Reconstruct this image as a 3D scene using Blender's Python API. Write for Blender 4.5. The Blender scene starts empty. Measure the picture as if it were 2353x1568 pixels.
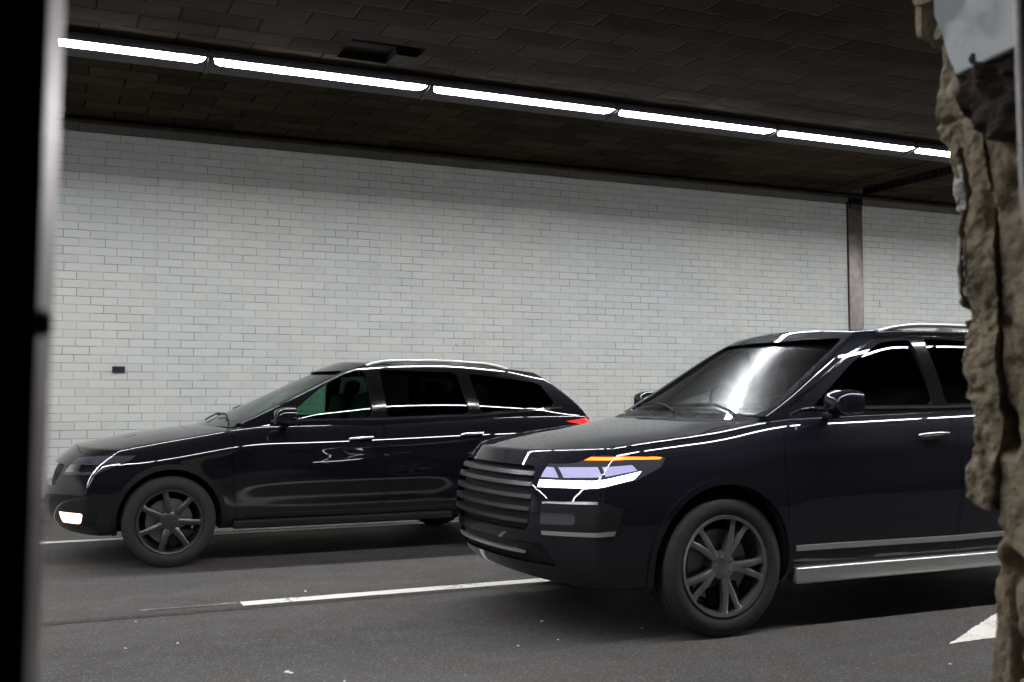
import bpy, bmesh, math, random
from mathutils import Vector, Matrix, noise, Euler
from mathutils.bvhtree import BVHTree
random.seed(7)
sc = bpy.context.scene
COL = sc.collection
R = math.radians
PI = math.pi

# ------------------------------------------------------------------ camera
CAM_H = 1.275
YAW, PITCH = R(24.0), R(3.005)
F_PX, W_PX, H_PX = 2400.0, 2353.0, 1568.0
cam_d = bpy.data.cameras.new('camera'); cam = bpy.data.objects.new('camera', cam_d); COL.objects.link(cam)
cam.location = (0, 0, CAM_H)
cam.rotation_euler = (R(90) + PITCH, 0, -YAW)
cam_d.sensor_width = 36.0; cam_d.lens = F_PX / W_PX * 36.0
cam_d.clip_start = 0.02; cam_d.clip_end = 400
cam_d.dof.use_dof = True; cam_d.dof.focus_distance = 8.5; cam_d.dof.aperture_fstop = 6.2
sc.camera = cam
_RM = Euler((R(90) + PITCH, 0, -YAW)).to_matrix()

def ray(px, py):
    return _RM @ Vector(((px - W_PX / 2) / F_PX, -(py - H_PX / 2) / F_PX, -1.0))
def at_y(px, py, Y):
    d = ray(px, py); return Vector((0, 0, CAM_H)) + d * (Y / d.y)
def at_z(px, py, z):
    d = ray(px, py); return Vector((0, 0, CAM_H)) + d * ((z - CAM_H) / d.z)
def at_x(px, py, X):
    d = ray(px, py); return Vector((0, 0, CAM_H)) + d * (X / d.x)

# ------------------------------------------------------------------ materials
def new_mat(name):
    m = bpy.data.materials.new(name); m.use_nodes = True
    nt = m.node_tree
    return m, nt, nt.nodes.get('Principled BSDF')

def plain(name, col, rough=0.5, metal=0.0, coat=0.0, spec=0.5, noise_amt=0.0, nscale=20.0, bump=0.0):
    m, nt, b = new_mat(name)
    b.inputs['Base Color'].default_value = (*col, 1)
    b.inputs['Roughness'].default_value = rough
    b.inputs['Metallic'].default_value = metal
    b.inputs['Coat Weight'].default_value = coat
    b.inputs['Coat Roughness'].default_value = 0.03
    b.inputs['Specular IOR Level'].default_value = spec
    if noise_amt or bump:
        tc = nt.nodes.new('ShaderNodeTexCoord')
        n = nt.nodes.new('ShaderNodeTexNoise'); n.inputs['Scale'].default_value = nscale; n.inputs['Detail'].default_value = 6
        nt.links.new(tc.outputs['Object'], n.inputs['Vector'])
        if noise_amt:
            rp = nt.nodes.new('ShaderNodeValToRGB')
            rp.color_ramp.elements[0].position = .3; rp.color_ramp.elements[1].position = .7
            rp.color_ramp.elements[0].color = (*[max(0, c * (1 - noise_amt)) for c in col], 1)
            rp.color_ramp.elements[1].color = (*[min(1, c * (1 + noise_amt)) for c in col], 1)
            nt.links.new(n.outputs['Fac'], rp.inputs['Fac']); nt.links.new(rp.outputs['Color'], b.inputs['Base Color'])
        if bump:
            bp = nt.nodes.new('ShaderNodeBump'); bp.inputs['Strength'].default_value = bump; bp.inputs['Distance'].default_value = .01
            nt.links.new(n.outputs['Fac'], bp.inputs['Height']); nt.links.new(bp.outputs['Normal'], b.inputs['Normal'])
    return m

def emis(name, col, strength):
    m, nt, b = new_mat(name)
    b.inputs['Base Color'].default_value = (.6, .6, .6, 1)
    b.inputs['Emission Color'].default_value = (*col, 1)
    b.inputs['Emission Strength'].default_value = strength
    b.inputs['Roughness'].default_value = .25
    return m

def glass(name, tint, ior=1.52, film=0.0):
    m = bpy.data.materials.new(name); m.use_nodes = True; nt = m.node_tree; nt.nodes.clear()
    out = nt.nodes.new('ShaderNodeOutputMaterial'); mx = nt.nodes.new('ShaderNodeMixShader')
    tr = nt.nodes.new('ShaderNodeBsdfTransparent'); tr.inputs['Color'].default_value = (*tint, 1)
    gl = nt.nodes.new('ShaderNodeBsdfGlossy'); gl.inputs['Roughness'].default_value = .015
    gl.inputs['Color'].default_value = (.95, .97, 1, 1)
    fr = nt.nodes.new('ShaderNodeFresnel'); fr.inputs['IOR'].default_value = ior
    nt.links.new(fr.outputs[0], mx.inputs[0]); nt.links.new(tr.outputs[0], mx.inputs[1]); nt.links.new(gl.outputs[0], mx.inputs[2])
    if film:
        g2 = nt.nodes.new('ShaderNodeBsdfGlossy'); g2.inputs['Roughness'].default_value = .17
        m2 = nt.nodes.new('ShaderNodeMixShader'); m2.inputs[0].default_value = film
        nt.links.new(gl.outputs[0], m2.inputs[1]); nt.links.new(g2.outputs[0], m2.inputs[2]); nt.links.new(m2.outputs[0], mx.inputs[2])
    nt.links.new(mx.outputs[0], out.inputs[0]); return m

class NT:
    """tiny helper to wire math nodes"""
    def __init__(s, nt): s.nt = nt
    def node(s, t, **k):
        n = s.nt.nodes.new(t)
        for a, b in k.items(): setattr(n, a, b)
        return n
    def put(s, sock, v):
        if hasattr(v, 'is_output') or hasattr(v, 'links'): s.nt.links.new(v, sock)
        else: sock.default_value = v
    def m(s, op, a, b=0.0, c=0.0):
        n = s.node('ShaderNodeMath', operation=op)
        s.put(n.inputs[0], a); s.put(n.inputs[1], b); s.put(n.inputs[2], c)
        return n.outputs[0]
    def mixc(s, f, a, b, mode='MIX'):
        n = s.node('ShaderNodeMix', data_type='RGBA', blend_type=mode)
        s.put(n.inputs[0], f); s.put(n.inputs[6], a if not isinstance(a, tuple) else (*a, 1)); s.put(n.inputs[7], b if not isinstance(b, tuple) else (*b, 1))
        return n.outputs[2]
    def noise(s, vec, scale, detail=4, rough=.5):
        n = s.node('ShaderNodeTexNoise'); n.inputs['Scale'].default_value = scale; n.inputs['Detail'].default_value = detail
        n.inputs['Roughness'].default_value = rough
        s.nt.links.new(vec, n.inputs['Vector']); return n.outputs['Fac']
    def rng(s, v, a, b, c=0.0, d=1.0):
        n = s.node('ShaderNodeMapRange'); s.put(n.inputs[0], v)
        for i, q in enumerate((a, b, c, d)): s.put(n.inputs[1 + i], q)
        return n.outputs[0]

def tile_material(name, ax, ay, tw, th, gap, col_a, col_b, joint, rough, x_off=0.0, var=1.0, bump=.3, dark_joint=0.0, soot=None):
    """running-bond tiles laid over two object-space axes; every tile has its own tone"""
    m, nt, b = new_mat(name); q = NT(nt)
    tc = q.node('ShaderNodeTexCoord'); sx = q.node('ShaderNodeSeparateXYZ'); nt.links.new(tc.outputs['Object'], sx.inputs[0])
    P = tc.outputs['Object']
    X = q.m('ADD', sx.outputs[ax], 100.0 * tw + x_off); Y = q.m('ADD', sx.outputs[ay], 100.0 * th)
    wob = q.m('MULTIPLY', q.m('SUBTRACT', q.noise(P, 1.3, 2), .5), gap * .9)
    Y = q.m('ADD', Y, wob)
    row = q.m('FLOOR', q.m('DIVIDE', Y, th))
    off = q.m('MULTIPLY', q.m('MODULO', row, 2.0), tw * .5)
    rr = q.node('ShaderNodeTexWhiteNoise', noise_dimensions='1D'); nt.links.new(row, rr.inputs['W'])
    off = q.m('ADD', off, q.m('MULTIPLY', q.m('SUBTRACT', rr.outputs['Value'], .5), tw * .10))
    Xs = q.m('ADD', X, off)
    colm = q.m('FLOOR', q.m('DIVIDE', Xs, tw))
    fx = q.m('SUBTRACT', Xs, q.m('MULTIPLY', colm, tw)); fy = q.m('SUBTRACT', Y, q.m('MULTIPLY', row, th))
    dx = q.m('MINIMUM', fx, q.m('SUBTRACT', tw, fx)); dy = q.m('MINIMUM', fy, q.m('SUBTRACT', th, fy))
    d = q.m('MINIMUM', dx, dy)
    cv = q.node('ShaderNodeCombineXYZ'); nt.links.new(colm, cv.inputs[0]); nt.links.new(row, cv.inputs[1])
    wn = q.node('ShaderNodeTexWhiteNoise', noise_dimensions='3D'); nt.links.new(cv.outputs[0], wn.inputs['Vector'])
    sv = q.node('ShaderNodeSeparateColor'); nt.links.new(wn.outputs['Color'], sv.inputs[0])
    blotch = q.noise(P, .55, 5, .6)
    base = q.mixc(q.rng(blotch, .32, .68), col_a, col_b)
    tone = q.rng(sv.outputs[0], 0, 1, 1 - .13 * var, 1 + .09 * var)
    hue = q.mixc(sv.outputs[1], (.955, .985, 1.04), (1.04, 1.0, .95))
    tn = q.node('ShaderNodeCombineColor')
    for i in range(3): nt.links.new(tone, tn.inputs[i])
    c = q.mixc(1.0, q.mixc(.6 * min(var, 1.0), base, hue, 'MULTIPLY'), tn.outputs[0], 'MULTIPLY')
    # a few stained tiles and drips of grime
    stain = q.rng(q.noise(P, 7.0, 6, .65), .52, .80, 0, .16 if rough < .8 else .3)
    c = q.mixc(stain, c, tuple(v * .55 for v in col_b))
    if soot:
        c = q.mixc(q.rng(q.noise(P, soot[0], 7, .7), .40, .72, 0, soot[1]), c, soot[2])
    if rough < .8:   # darker patches low on the wall and thin drip marks from the cable above
        lowz = q.rng(sx.outputs[2], .15, 1.1, 1, 0)
        c = q.mixc(q.m('MULTIPLY', lowz, q.rng(q.noise(P, 2.2, 6, .7), .35, .65, .1, .55)), c, (.30, .285, .25))
        mp = q.node('ShaderNodeMapping'); mp.inputs['Scale'].default_value = (9.0, 1, .22); nt.links.new(P, mp.inputs[0])
        c = q.mixc(q.m('MULTIPLY', q.rng(q.noise(mp.outputs[0], 1.0, 5, .7), .60, .74, 0, .32), q.rng(sx.outputs[2], 1.2, 4.0, .15, 1)), c, (.27, .25, .21))
    # joint: pale or dark (chipped) by place
    jn = q.rng(q.noise(P, 3.1, 3), .47, .60)
    jc = q.mixc(q.m('MULTIPLY', jn, dark_joint), joint, tuple(v * .25 for v in joint))
    jm = q.rng(d, gap * .5, gap * .5 + gap * .35, 1, 0)
    # some perpends opened up
    c = q.mixc(jm, c, jc)
    nt.links.new(c, b.inputs['Base Color'])
    nt.links.new(q.rng(q.noise(P, 5, 3), .3, .7, rough - .08, rough + .12), b.inputs['Roughness'])
    if rough > .8: b.inputs['Specular IOR Level'].default_value = .08
    bp = q.node('ShaderNodeBump'); bp.inputs['Strength'].default_value = bump; bp.inputs['Distance'].default_value = .006
    hgt = q.m('ADD', q.rng(d, gap * .3, gap * 1.3), q.m('MULTIPLY', sv.outputs[2], .5))
    hgt = q.m('ADD', hgt, q.m('MULTIPLY', q.noise(P, 60, 4), .25))
    nt.links.new(hgt, bp.inputs['Height']); nt.links.new(bp.outputs['Normal'], b.inputs['Normal'])
    return m

def asphalt_material():
    m, nt, b = new_mat('asphalt'); q = NT(nt)
    tc = q.node('ShaderNodeTexCoord'); P = tc.outputs['Object']
    mp = q.node('ShaderNodeMapping'); mp.inputs['Scale'].default_value = (.12, 1.0, 1); nt.links.new(P, mp.inputs[0])
    broad = q.noise(mp.outputs[0], 1.1, 5, .6); mid = q.noise(P, 3.0, 5, .6); fine = q.noise(P, 120, 3, .7)
    vo = q.node('ShaderNodeTexVoronoi'); vo.inputs['Scale'].default_value = 130; nt.links.new(P, vo.inputs['Vector'])
    sv = q.node('ShaderNodeSeparateColor'); nt.links.new(vo.outputs['Color'], sv.inputs[0])
    c = q.mixc(q.rng(broad, .34, .66), (.074, .073, .077), (.128, .114, .104))
    c = q.mixc(q.rng(mid, .38, .66, 0, .7), c, (.108, .093, .079))
    sxy = q.node('ShaderNodeSeparateXYZ'); nt.links.new(P, sxy.inputs[0])
    for yc in (5.55, 9.05):
        dd = q.m('ABSOLUTE', q.m('SUBTRACT', q.m('ADD', sxy.outputs[1], q.m('MULTIPLY', mid, .5)), yc + .25))
        c = q.mixc(q.m('MULTIPLY', q.rng(dd, .1, .55, .38, 0), q.rng(broad, .3, .6, .5, 1)), c, (.035, .033, .033))
    c = q.mixc(q.rng(fine, .38, .62, 0, .8), c, (.026, .024, .024))
    spk = q.rng(sv.outputs[0], .88, .99, 0, .6)
    c = q.mixc(spk, c, q.mixc(sv.outputs[1], (.30, .275, .25), (.20, .165, .125)))
    nt.links.new(c, b.inputs['Base Color'])
    nt.links.new(q.rng(mid, .3, .7, .62, .85), b.inputs['Roughness']); b.inputs['Specular IOR Level'].default_value = .2
    bp = q.node('ShaderNodeBump'); bp.inputs['Strength'].default_value = .7; bp.inputs['Distance'].default_value = .006
    h = q.m('ADD', q.m('MULTIPLY', vo.outputs['Distance'], .7), fine)
    nt.links.new(h, bp.inputs['Height']); nt.links.new(bp.outputs['Normal'], b.inputs['Normal'])
    return m

def paint_line_material(name, col, wear):
    m, nt, b = new_mat(name); q = NT(nt)
    tc = q.node('ShaderNodeTexCoord'); P = tc.outputs['Object']
    n1 = q.noise(P, 26, 7, .75); n2 = q.noise(P, 4, 4)
    f = q.rng(q.m('ADD', n1, q.m('MULTIPLY', n2, .5)), wear, wear + .14)
    c = q.mixc(f, (.10, .095, .09), q.mixc(q.noise(P, 9, 4), tuple(v * .85 for v in col), col))
    nt.links.new(c, b.inputs['Base Color']); b.inputs['Roughness'].default_value = .7
    bp = q.node('ShaderNodeBump'); bp.inputs['Strength'].default_value = .5; bp.inputs['Distance'].default_value = .004
    nt.links.new(q.noise(P, 110, 3), bp.inputs['Height']); nt.links.new(bp.outputs['Normal'], b.inputs['Normal'])
    return m

def concrete_material(name, ca, cb, cc, scale=6.0, bump=.6):
    m, nt, b = new_mat(name); q = NT(nt)
    tc = q.node('ShaderNodeTexCoord'); P = tc.outputs['Object']
    n1 = q.noise(P, scale, 7, .62); n2 = q.noise(P, scale * 5.3, 6, .7); n3 = q.noise(P, scale * 1.7, 3)
    c = q.mixc(q.rng(n1, .34, .66), ca, cb)
    c = q.mixc(q.rng(n2, .55, .72, 0, .75), c, cc)
    c = q.mixc(q.rng(n3, .56, .66, 0, .75), c, tuple(v * .45 for v in ca))
    nt.links.new(c, b.inputs['Base Color']); b.inputs['Roughness'].default_value = .88; b.inputs['Specular IOR Level'].default_value = .25
    bp = q.node('ShaderNodeBump'); bp.inputs['Strength'].default_value = bump; bp.inputs['Distance'].default_value = .012
    nt.links.new(q.m('ADD', n2, q.m('MULTIPLY', q.noise(P, scale * 18, 4), .4)), bp.inputs['Height']); nt.links.new(bp.outputs['Normal'], b.inputs['Normal'])
    return m

def car_paint(name, col):
    m, nt, b = new_mat(name); q = NT(nt)
    tc = q.node('ShaderNodeTexCoord'); P = tc.outputs['Object']
    b.inputs['Base Color'].default_value = (*col, 1)
    b.inputs['Roughness'].default_value = .5; b.inputs['Specular IOR Level'].default_value = .04
    b.inputs['Coat Weight'].default_value = 1; b.inputs['Coat IOR'].default_value = 1.55
    # road film: low down the clear coat is duller
    sx = q.node('ShaderNodeSeparateXYZ'); nt.links.new(P, sx.inputs[0])
    film = q.rng(q.m('ADD', sx.outputs[2], q.m('MULTIPLY', q.noise(P, 3, 4), .35)), .35, .85, .12, .02)
    nt.links.new(film, b.inputs['Coat Roughness'])
    dust = q.rng(q.m('ADD', sx.outputs[2], q.m('MULTIPLY', q.noise(P, 5, 5), .4)), .40, .75, .14, 0)
    nt.links.new(q.mixc(dust, col, (.030, .028, .027)), b.inputs['Base Color'])
    return m

M = {}
M['wall_tile'] = tile_material('glazed_wall_tile', 0, 2,   .272, .0905, .0068, (.52, .545, .53), (.575, .575, .522), (.435, .385, .27), .42, dark_joint=.5, var=.42, bump=.10)
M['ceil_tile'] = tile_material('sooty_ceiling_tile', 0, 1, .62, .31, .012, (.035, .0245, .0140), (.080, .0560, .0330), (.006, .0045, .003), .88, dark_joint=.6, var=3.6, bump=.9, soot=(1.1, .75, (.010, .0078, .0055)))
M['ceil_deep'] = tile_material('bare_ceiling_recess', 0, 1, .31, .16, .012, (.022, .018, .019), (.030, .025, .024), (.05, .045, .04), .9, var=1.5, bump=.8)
M['asphalt'] = asphalt_material()
M['line_white'] = paint_line_material('white_road_paint', (.78, .74, .66), .54)
M['line_worn'] = paint_line_material('worn_road_paint', (.60, .58, .52), .80)
M['tar'] = plain('tar_seam', (.050, .043, .037), .75, noise_amt=.45, nscale=22, spec=.2)
M['kerb'] = concrete_material('kerb_concrete', (.12, .115, .11), (.17, .16, .15), (.06, .055, .05), 3)
M['dark_conc'] = concrete_material('passage_concrete', (.022, .020, .018), (.035, .031, .027), (.012, .011, .010), 2)
M['conc'] = concrete_material('broken_concrete', (.20, .160, .105), (.38, .310, .215), (.085, .064, .042), 9, 1.0)
M['conc_pale'] = concrete_material('pale_render', (.42, .41, .36), (.56, .55, .49), (.24, .22, .18), 9, .8)
M['plaster'] = concrete_material('grey_painted_plaster', (.50, .52, .53), (.58, .59, .58), (.40, .41, .42), 5, .12)
M['rust'] = concrete_material('rusted_lump', (.035, .026, .020), (.075, .052, .036), (.018, .014, .012), 14, 1.0)
M['black_steel'] = plain('black_painted_steel', (.012, .011, .010), .6, noise_amt=.3, nscale=30)
M['grey_steel'] = plain('grey_worn_steel', (.42, .38, .37), .5, .0, noise_amt=.25, nscale=40, bump=.2)
M['flange'] = plain('scraped_steel_edge', (.46, .415, .41), .36, .6, noise_amt=.12, nscale=60)
M['housing'] = plain('lamp_housing_paint', (.060, .055, .060), .55, noise_amt=.3, nscale=12)
M['strap'] = plain('lamp_strap', (.03, .027, .03), .5)
M['cable'] = plain('cable_rubber', (.030, .026, .022), .6, noise_amt=.4, nscale=12)
M['strip'] = plain('brown_metal_cover', (.22, .185, .17), .34, .55, noise_amt=.22, nscale=9, bump=.15)
M['black'] = plain('matt_black', (.008, .008, .008), .7)
M['lamp'] = emis('tube_light', (.93, .955, 1.0), 100.0)
M['rubber'] = plain('tyre_rubber', (.016, .016, .016), .75, noise_amt=.3, nscale=40, bump=.2)
M['alloy'] = plain('alloy_wheel', (.32, .32, .33), .28, .9, noise_amt=.15, nscale=14)
M['alloy_dark'] = plain('dark_alloy_metal', (.09, .09, .095), .35, .8)  # darker metal of its own for grille bars and the far car's rims
M['disc'] = plain('brake_disc', (.25, .24, .23), .4, .9)
M['chrome'] = plain('chrome', (.75, .75, .76), .08, 1.0)
M['satin'] = plain('satin_silver', (.60, .59, .57), .30, .85)
M['trim'] = plain('black_plastic_trim', (.010, .010, .011), .55, spec=.2, noise_amt=.2, nscale=30)
M['gloss_black'] = plain('gloss_black', (.006, .006, .007), .12, coat=1)
M['seat'] = plain('dark_seat_fabric', (.022, .021, .021), .8, noise_amt=.3, nscale=40)
M['paint_near'] = car_paint('midnight_blue_paint', (.0050, .0051, .0092))
M['paint_far'] = car_paint('black_blue_paint', (.0036, .0037, .0060))
M['screen_glass'] = glass('windscreen_glass', (.62, .70, .66), 1.85, .50)
M['screen_green'] = glass('green_windscreen', (.34, .52, .42), 1.6, .15)
M['tint_glass'] = glass('tinted_side_glass', (.34, .38, .37), 1.5)
M['privacy_glass'] = glass('privacy_glass', (.06, .065, .07), 1.5)
M['green_glass'] = glass('green_tinted_glass', (.28, .46, .37), 1.5)
M['lens_dark'] = plain('headlamp_lens', (.05, .05, .06), .06, coat=1)
M['drl'] = emis('daylight_running_strip', (.86, .84, 1.0), 9.0)
M['drl_soft'] = emis('headlamp_reflector_glow', (.62, .58, .98), .62)
M['drl_soft'].node_tree.nodes['Principled BSDF'].inputs['Base Color'].default_value = (.16, .16, .24, 1)
M['amber'] = emis('amber_signal', (1.0, .20, .012), 3.0)
M['amber'].node_tree.nodes['Principled BSDF'].inputs['Base Color'].default_value = (.5, .12, .01, 1)
M['red'] = emis('red_tail_lamp', (1.0, .03, .025), 1.3)
M['red'].node_tree.nodes['Principled BSDF'].inputs['Base Color'].default_value = (.35, .01, .01, 1)
M['fog'] = emis('warm_fog_lamp', (1.0, .60, .40), 3.2)

# ------------------------------------------------------------------ object helpers
def tag(o, label=None, cat=None, group=None, kind=None):
    if label: o['label'] = label
    if cat: o['category'] = cat
    if group: o['group'] = group
    if kind: o['kind'] = kind
    return o
def empty(name, loc, label, cat, group=None):
    o = bpy.data.objects.new(name, None); COL.objects.link(o); o.location = loc; o.empty_display_size = .2
    return tag(o, label, cat, group)
def link_mesh(name, me, mat, parent=None, smooth=None):
    if mat is not None and not me.materials:
        for k in (mat if isinstance(mat, (list, tuple)) else [mat]): me.materials.append(k)
    o = bpy.data.objects.new(name, me); COL.objects.link(o)
    if parent is not None: o.parent = parent
    if smooth: smooth_angle(me, smooth)
    return o
def smooth_angle(me, deg):
    me.polygons.foreach_set('use_smooth', [True] * len(me.polygons))
    me.set_sharp_from_angle(angle=R(deg))
def bm_mesh(bm, name='m'):
    bmesh.ops.recalc_face_normals(bm, faces=bm.faces)
    me = bpy.data.meshes.new(name); bm.to_mesh(me); bm.free(); return me
def obj(name, bm, mat, parent=None, smooth=None):
    me = bm_mesh(bm, name); return link_mesh(name, me, mat, parent, smooth)
def add_box(bm, lo, hi, bevel=0.0, seg=2, rot=None, pivot=None):
    lo, hi = Vector(lo), Vector(hi); c = (lo + hi) / 2; s = hi - lo
    g = bmesh.ops.create_cube(bm, size=1.0)
    vs = g['verts']
    for v in vs: v.co = Vector((v.co.x * s.x, v.co.y * s.y, v.co.z * s.z))
    if bevel:
        es = list({e for v in vs for e in v.link_edges})
        r = bmesh.ops.bevel(bm, geom=es, offset=bevel, segments=seg, affect='EDGES', profile=.5)
        vs = list({v for f in r['faces'] for v in f.verts} | {v for v in vs if v.is_valid})
    for v in vs:
        if rot is not None: v.co = rot @ v.co
        v.co += c
    return vs
def add_tube(bm, pts, r, n=8, closed=False, cap=True):
    pts = [Vector(p) for p in pts]; rings = []
    N = len(pts)
    for i, p in enumerate(pts):
        a = pts[(i - 1) % N] if (closed or i > 0) else p
        b = pts[(i + 1) % N] if (closed or i < N - 1) else p
        t = (b - a).normalized()
        up = Vector((0, 0, 1)) if abs(t.z) < .9 else Vector((1, 0, 0))
        s = t.cross(up).normalized(); u = s.cross(t)
        rr = r[i] if isinstance(r, (list, tuple)) else r
        rings.append([bm.verts.new(p + (s * math.cos(2 * PI * k / n) + u * math.sin(2 * PI * k / n)) * rr) for k in range(n)])
    for i in range(N if closed else N - 1):
        A, B = rings[i], rings[(i + 1) % N]
        for k in range(n): bm.faces.new((A[k], A[(k + 1) % n], B[(k + 1) % n], B[k]))
    if cap and not closed:
        bm.faces.new(rings[0][::-1]); bm.faces.new(rings[-1])
def add_strip(bm, pts, up_vec, w, t, out_vec):
    """rectangular moulding swept along pts: w along up_vec, t along out_vec"""
    rings = []
    for p, u, o in zip(pts, up_vec, out_vec):
        p = Vector(p)
        rings.append([bm.verts.new(p - u * w / 2 - o * t), bm.verts.new(p + u * w / 2 - o * t), bm.verts.new(p + u * w / 2 * .8 + o * t), bm.verts.new(p - u * w / 2 * .8 + o * t)])
    for A, B in zip(rings, rings[1:]):
        for k in range(4): bm.faces.new((A[k], A[(k + 1) % 4], B[(k + 1) % 4], B[k]))
    bm.faces.new(rings[0][::-1]); bm.faces.new(rings[-1])
def add_lathe(bm, prof, axis='y', n=48, center=(0, 0, 0), closed=False):
    """prof: list of (radius, axial)"""
    rings = []
    for r, a in prof:
        ring = []
        for k in range(n):
            th = 2 * PI * k / n
            ring.append(bm.verts.new(Vector((r * math.cos(th), a, r * math.sin(th))) + Vector(center)))
        rings.append(ring)
    L = len(rings)
    for i in range(L if closed else L - 1):
        A, B = rings[i], rings[(i + 1) % L]
        for k in range(n): bm.faces.new((A[k], A[(k + 1) % n], B[(k + 1) % n], B[k]))
    return rings
def prism_y(poly, y0, y1):
    bm = bmesh.new()
    a = [bm.verts.new((x, y0, z)) for x, z in poly]; b = [bm.verts.new((x, y1, z)) for x, z in poly]
    bm.faces.new(a); bm.faces.new(b[::-1])
    for i in range(len(poly)): j = (i + 1) % len(poly); bm.faces.new((a[i], b[i], b[j], a[j]))
    return bm
def prism_x(poly, x0, x1):
    bm = bmesh.new()
    a = [bm.verts.new((x0, y, z)) for y, z in poly]; b = [bm.verts.new((x1, y, z)) for y, z in poly]
    bm.faces.new(a); bm.faces.new(b[::-1])
    for i in range(len(poly)): j = (i + 1) % len(poly); bm.faces.new((a[i], b[i], b[j], a[j]))
    return bm
def prism_z(poly, z0, z1):
    bm = bmesh.new()
    a = [bm.verts.new((x, y, z0)) for x, y in poly]; b = [bm.verts.new((x, y, z1)) for x, y in poly]
    bm.faces.new(a); bm.faces.new(b[::-1])
    for i in range(len(poly)): j = (i + 1) % len(poly); bm.faces.new((a[i], b[i], b[j], a[j]))
    return bm
def round_poly(poly, r, n=4):
    out = []; N = len(poly)
    for i in range(N):
        p = Vector(poly[i]); a = Vector(poly[i - 1]); b = Vector(poly[(i + 1) % N])
        da, db = (a - p), (b - p); rr = min(r, da.length * .45, db.length * .45)
        p0 = p + da.normalized() * rr; p1 = p + db.normalized() * rr
        for k in range(n + 1):
            t = k / n; q = p0 * (1 - t) ** 2 + p * 2 * t * (1 - t) + p1 * t ** 2
            out.append((q.x, q.y))
    return out
def shrink_poly(poly, d):
    """inset a ccw/cw polygon by d"""
    N = len(poly); area = sum(poly[i][0] * poly[(i + 1) % N][1] - poly[(i + 1) % N][0] * poly[i][1] for i in range(N))
    sgn = 1 if area > 0 else -1; out = []
    for i in range(N):
        p = Vector(poly[i]); a = (p - Vector(poly[i - 1])); b = (Vector(poly[(i + 1) % N]) - p)
        a = a.normalized() if a.length > 1e-9 else b.normalized(); b = b.normalized() if b.length > 1e-9 else a
        na = Vector((-a.y, a.x)) * sgn; nb = Vector((-b.y, b.x)) * sgn
        n = (na + nb); n = n.normalized() / max(.4, n.normalized().dot(na)); q = p + n * d
        out.append((q.x, q.y))
    return out
def boolean(me, cutter_bm, op):
    o = bpy.data.objects.new('tmp_a', me); COL.objects.link(o)
    cm = bm_mesh(cutter_bm) if isinstance(cutter_bm, bmesh.types.BMesh) else cutter_bm
    c = bpy.data.objects.new('tmp_b', cm); COL.objects.link(c)
    md = o.modifiers.new('b', 'BOOLEAN'); md.operation = op; md.solver = 'EXACT'; md.object = c
    dg = bpy.context.evaluated_depsgraph_get(); dg.update()
    res = bpy.data.meshes.new_from_object(o.evaluated_get(dg))
    bpy.data.objects.remove(o); bpy.data.objects.remove(c)
    return res
def subsurf(me, lv):
    o = bpy.data.objects.new('tmp_s', me); COL.objects.link(o)
    md = o.modifiers.new('s', 'SUBSURF'); md.levels = lv; md.render_levels = lv
    dg = bpy.context.evaluated_depsgraph_get(); dg.update()
    res = bpy.data.meshes.new_from_object(o.evaluated_get(dg)); bpy.data.objects.remove(o); return res
def interp(pts, x):
    """monotone cubic through (x,y) pairs"""
    n = len(pts)
    if x <= pts[0][0]: return pts[0][1]
    if x >= pts[-1][0]: return pts[-1][1]
    for i in range(n - 1):
        if x <= pts[i + 1][0]: break
    h = [pts[k + 1][0] - pts[k][0] for k in range(n - 1)]; d = [(pts[k + 1][1] - pts[k][1]) / h[k] for k in range(n - 1)]
    def sl(k):
        if k == 0: return d[0]
        if k == n - 1: return d[-1]
        return 0 if d[k - 1] * d[k] <= 0 else 2 * d[k - 1] * d[k] / (d[k - 1] + d[k])
    t = (x - pts[i][0]) / h[i]; m0, m1 = sl(i) * h[i], sl(i + 1) * h[i]
    return (2 * t ** 3 - 3 * t ** 2 + 1) * pts[i][1] + (t ** 3 - 2 * t ** 2 + t) * m0 + (-2 * t ** 3 + 3 * t ** 2) * pts[i + 1][1] + (t ** 3 - t ** 2) * m1

# ------------------------------------------------------------------ world and view
w = bpy.data.worlds.new('World'); sc.world = w; w.use_nodes = True
wn = w.node_tree; bg = wn.nodes['Background']
sky = wn.nodes.new('ShaderNodeTexSky'); sky.sky_type = 'NISHITA'; sky.sun_disc = False
sky.sun_elevation = R(25); sky.sun_rotation = R(120)
wn.links.new(sky.outputs[0], bg.inputs[0]); bg.inputs[1].default_value = .05
sc.view_settings.view_transform = 'Standard'; sc.view_settings.look = 'None'
sc.view_settings.exposure = 0.0; sc.view_settings.gamma = 1.0
sc.cycles.use_denoising = True
sc.cycles.max_bounces = 10; sc.cycles.diffuse_bounces = 5; sc.cycles.glossy_bounces = 5; sc.cycles.transparent_max_bounces = 16
sc.cycles.sample_clamp_indirect = 6.0
sc.cycles.caustics_reflective = False; sc.cycles.caustics_refractive = False

# ------------------------------------------------------------------ tunnel shell
X0, X1 = -26.0, 46.0
CEIL = 4.31; WALL_Y = 12.2; KERB_Y = 11.78; NEAR_Y = 1.24

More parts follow.
